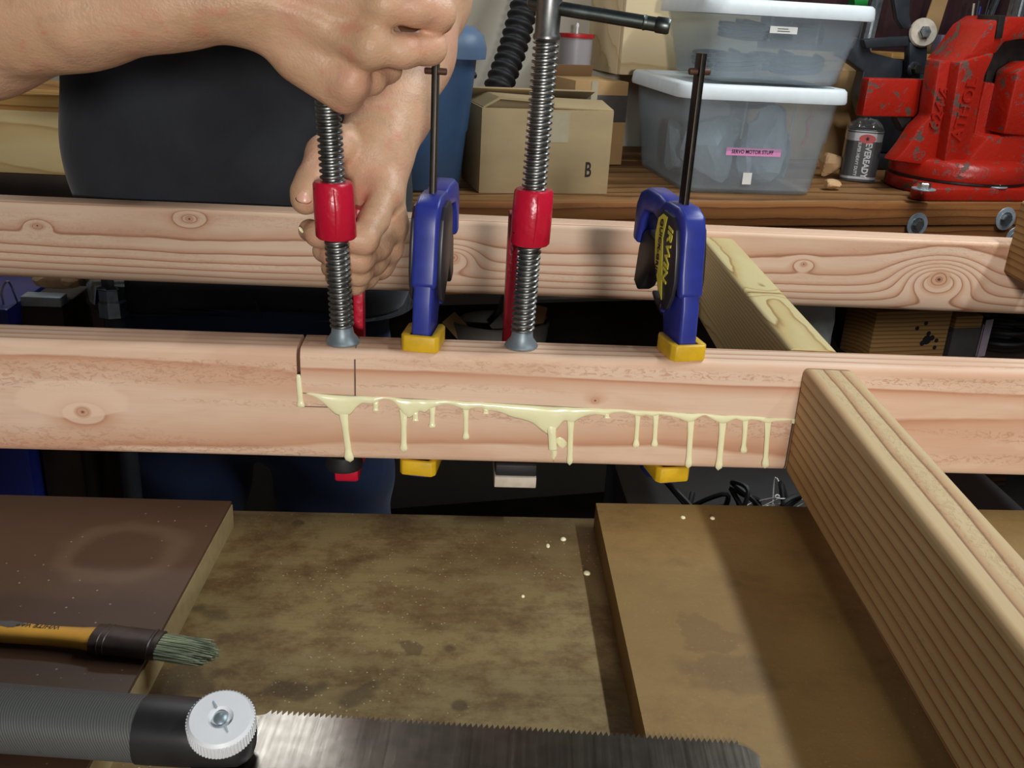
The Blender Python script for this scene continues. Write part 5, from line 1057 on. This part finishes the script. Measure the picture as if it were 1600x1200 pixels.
# on the lower shelf of the rear bench
SHZ = -0.3498
def shelf_thing(name, label, cat, u, v, rz=0.0): return thing(name, label, cat, tuple(bl(u, v, SHZ)), BA+rz)
pb = shelf_thing('scrap_bag', 'grey paper bag of torn cardboard scraps on the shelf below the rear bench', 'bag', 0.14, 0.17)
part('bag', loft([[(0.085*k*math.cos(a)*(1+.05*math.sin(5*a+z*40)), 0.06*k*math.sin(a), z) for a in np.arange(24)*2*PI/24] for k, z in ((0.9, 0.0005), (1.0, 0.02), (0.98, 0.06), (1.04, 0.095), (1.0, 0.097), (0.9, 0.04))]), M['grey_bag'], pb, True)
rr = random.Random(11)
for k in range(7):
    w, h = rr.uniform(0.03, 0.07), rr.uniform(0.05, 0.09)
    part('scrap', xform(box((-w/2, -0.001, 0), (w/2, 0.001, h), 0.0005), loc=(rr.uniform(-.06, .06), rr.uniform(-.03, .03), 0.055), rot=(rr.uniform(-.5, .5), rr.uniform(-.8, .8), rr.uniform(-.6, .6))), M['grey_bag'] if k % 3 else M['card2'], pb, False)
o = part('pale_cloth', crumple(0.075, 0.05, 0.085, 71, 12), M['cloth_white'], None, False); o.location = tuple(bl(0.765, 0.16, SHZ+0.072)); drop(o, BO[2]+SHZ+0.0004); tag(o, 'bundled pale cloth on the shelf below the rear bench', 'cloth')
ub = hv(1370, 492, 0.10)[0]; uc = hv(1488, 495, 0.10)[0]
wbk = shelf_thing('drilled_block', 'brown wood block riddled with drill holes on the lower shelf', 'block', ub, 0.10); part('block', box((0, 0, 0.0005), (uc-ub, 0.10, hv(1420, 486, 0.10)[2]-SHZ), 0.004), M['block_wood'], wbk)
hzb = hv(1420, 486, 0.10)[2]-SHZ
for x, y, r in ((1447, 505, .0045), (1433, 513, .0045), (1484, 516, .0040), (1448, 531, .010), (1456, 528, .006), (1441, 536, .006), (1463, 532, .0045), (1451, 521, .005), (1460, 543, .0045)):
    q = hv(x, y, 0.10); part('drill_hole', lathe([(0, 0), (r, 0), (r, 0.0008), (0, 0.0009)], 14, (q[0]-ub, 0.0002, q[2]-SHZ), (0, -1, 0)), M['rubber'], wbk, False)
ud = hv(1494, 500, 0.11)[0]; ue = hv(1536, 500, 0.11)[0]; gb = shelf_thing('sanding_block', 'grey-faced block beside the drilled wood block', 'block', ud, 0.11); hh = hv(1515, 494, 0.11)[2]-SHZ
part('wood_back', box((0, 0.0, hh-0.026), (ue-ud, 0.07, hh), 0.002), M['block_wood'], gb); part('grit_face', box((0, 0.0, 0.0005), (ue-ud, 0.07, hh-0.0262), 0.001), M['tape_dark'], gb)
uf = hv(1541, 503, 0.12)[0]; pcd = shelf_thing('folded_card', 'pale purple folded card standing beside the grey-faced block', 'card', uf, 0.12, 0.2); hc = hv(1550, 500, 0.12)[2]-SHZ
part('leaf', box((0, 0, 0.0005), (0.022, 0.0015, hc)), M['purple'], pcd, False); part('leaf', xform(box((0, 0, 0.0005), (0.05, 0.0015, hc-0.01)), loc=(0.0, 0.003, 0), rot=(0, 0, 1.1)), M['purple'], pcd, False)
ch_ = shelf_thing('cable_hank', 'dark cable hank at the end of the lower shelf by the folded card', 'cable', uf+0.10, 0.16); P = [(0.06*math.cos(i*0.45), 0.045*math.sin(i*0.45), 0.008+i*0.0017) for i in range(60)]; part('cable', tube(P, 0.0055, 7), M['rubber'], ch_)
# crate with tangled thin wire behind the near bench
dk = thing('dark_crate', 'dark crate behind the near bench topped with tangled wire', 'crate', (0.45, 0.30, FLOOR_Z)); part('crate_wall', local(dk, box((0.20, 0.14, FLOOR_Z+0.0005), (0.66, 0.40, -0.2605), 0.004)), M['rubber'], dk)
rr = random.Random(21)
for k in range(9):
    wht = k in (2, 5, 7); x0 = 0.36+rr.uniform(-.02, .03) if wht else 0.30+rr.uniform(-.07, .08); y0 = 0.20+rr.uniform(-.03, .05)
    P = []
    for i in range(7): P.append((x0+rr.uniform(-.02, .02), y0+rr.uniform(-.02, .02), -0.2590+rr.uniform(0.0, 0.045)*(i not in (0, 6))))
    w = thing('wire_loop', ('thin white wire' if wht else 'black wire')+' tangled on the dark crate behind the near bench', 'wire', (x0, y0, -0.2600), 0, 'white wires on the crate' if wht else 'black wires on the crate')
    part('wire', local(w, tube(spline(P, 6), 0.0007 if wht else 0.0028, 6)), M['label_white'] if wht else M['rubber'], w)
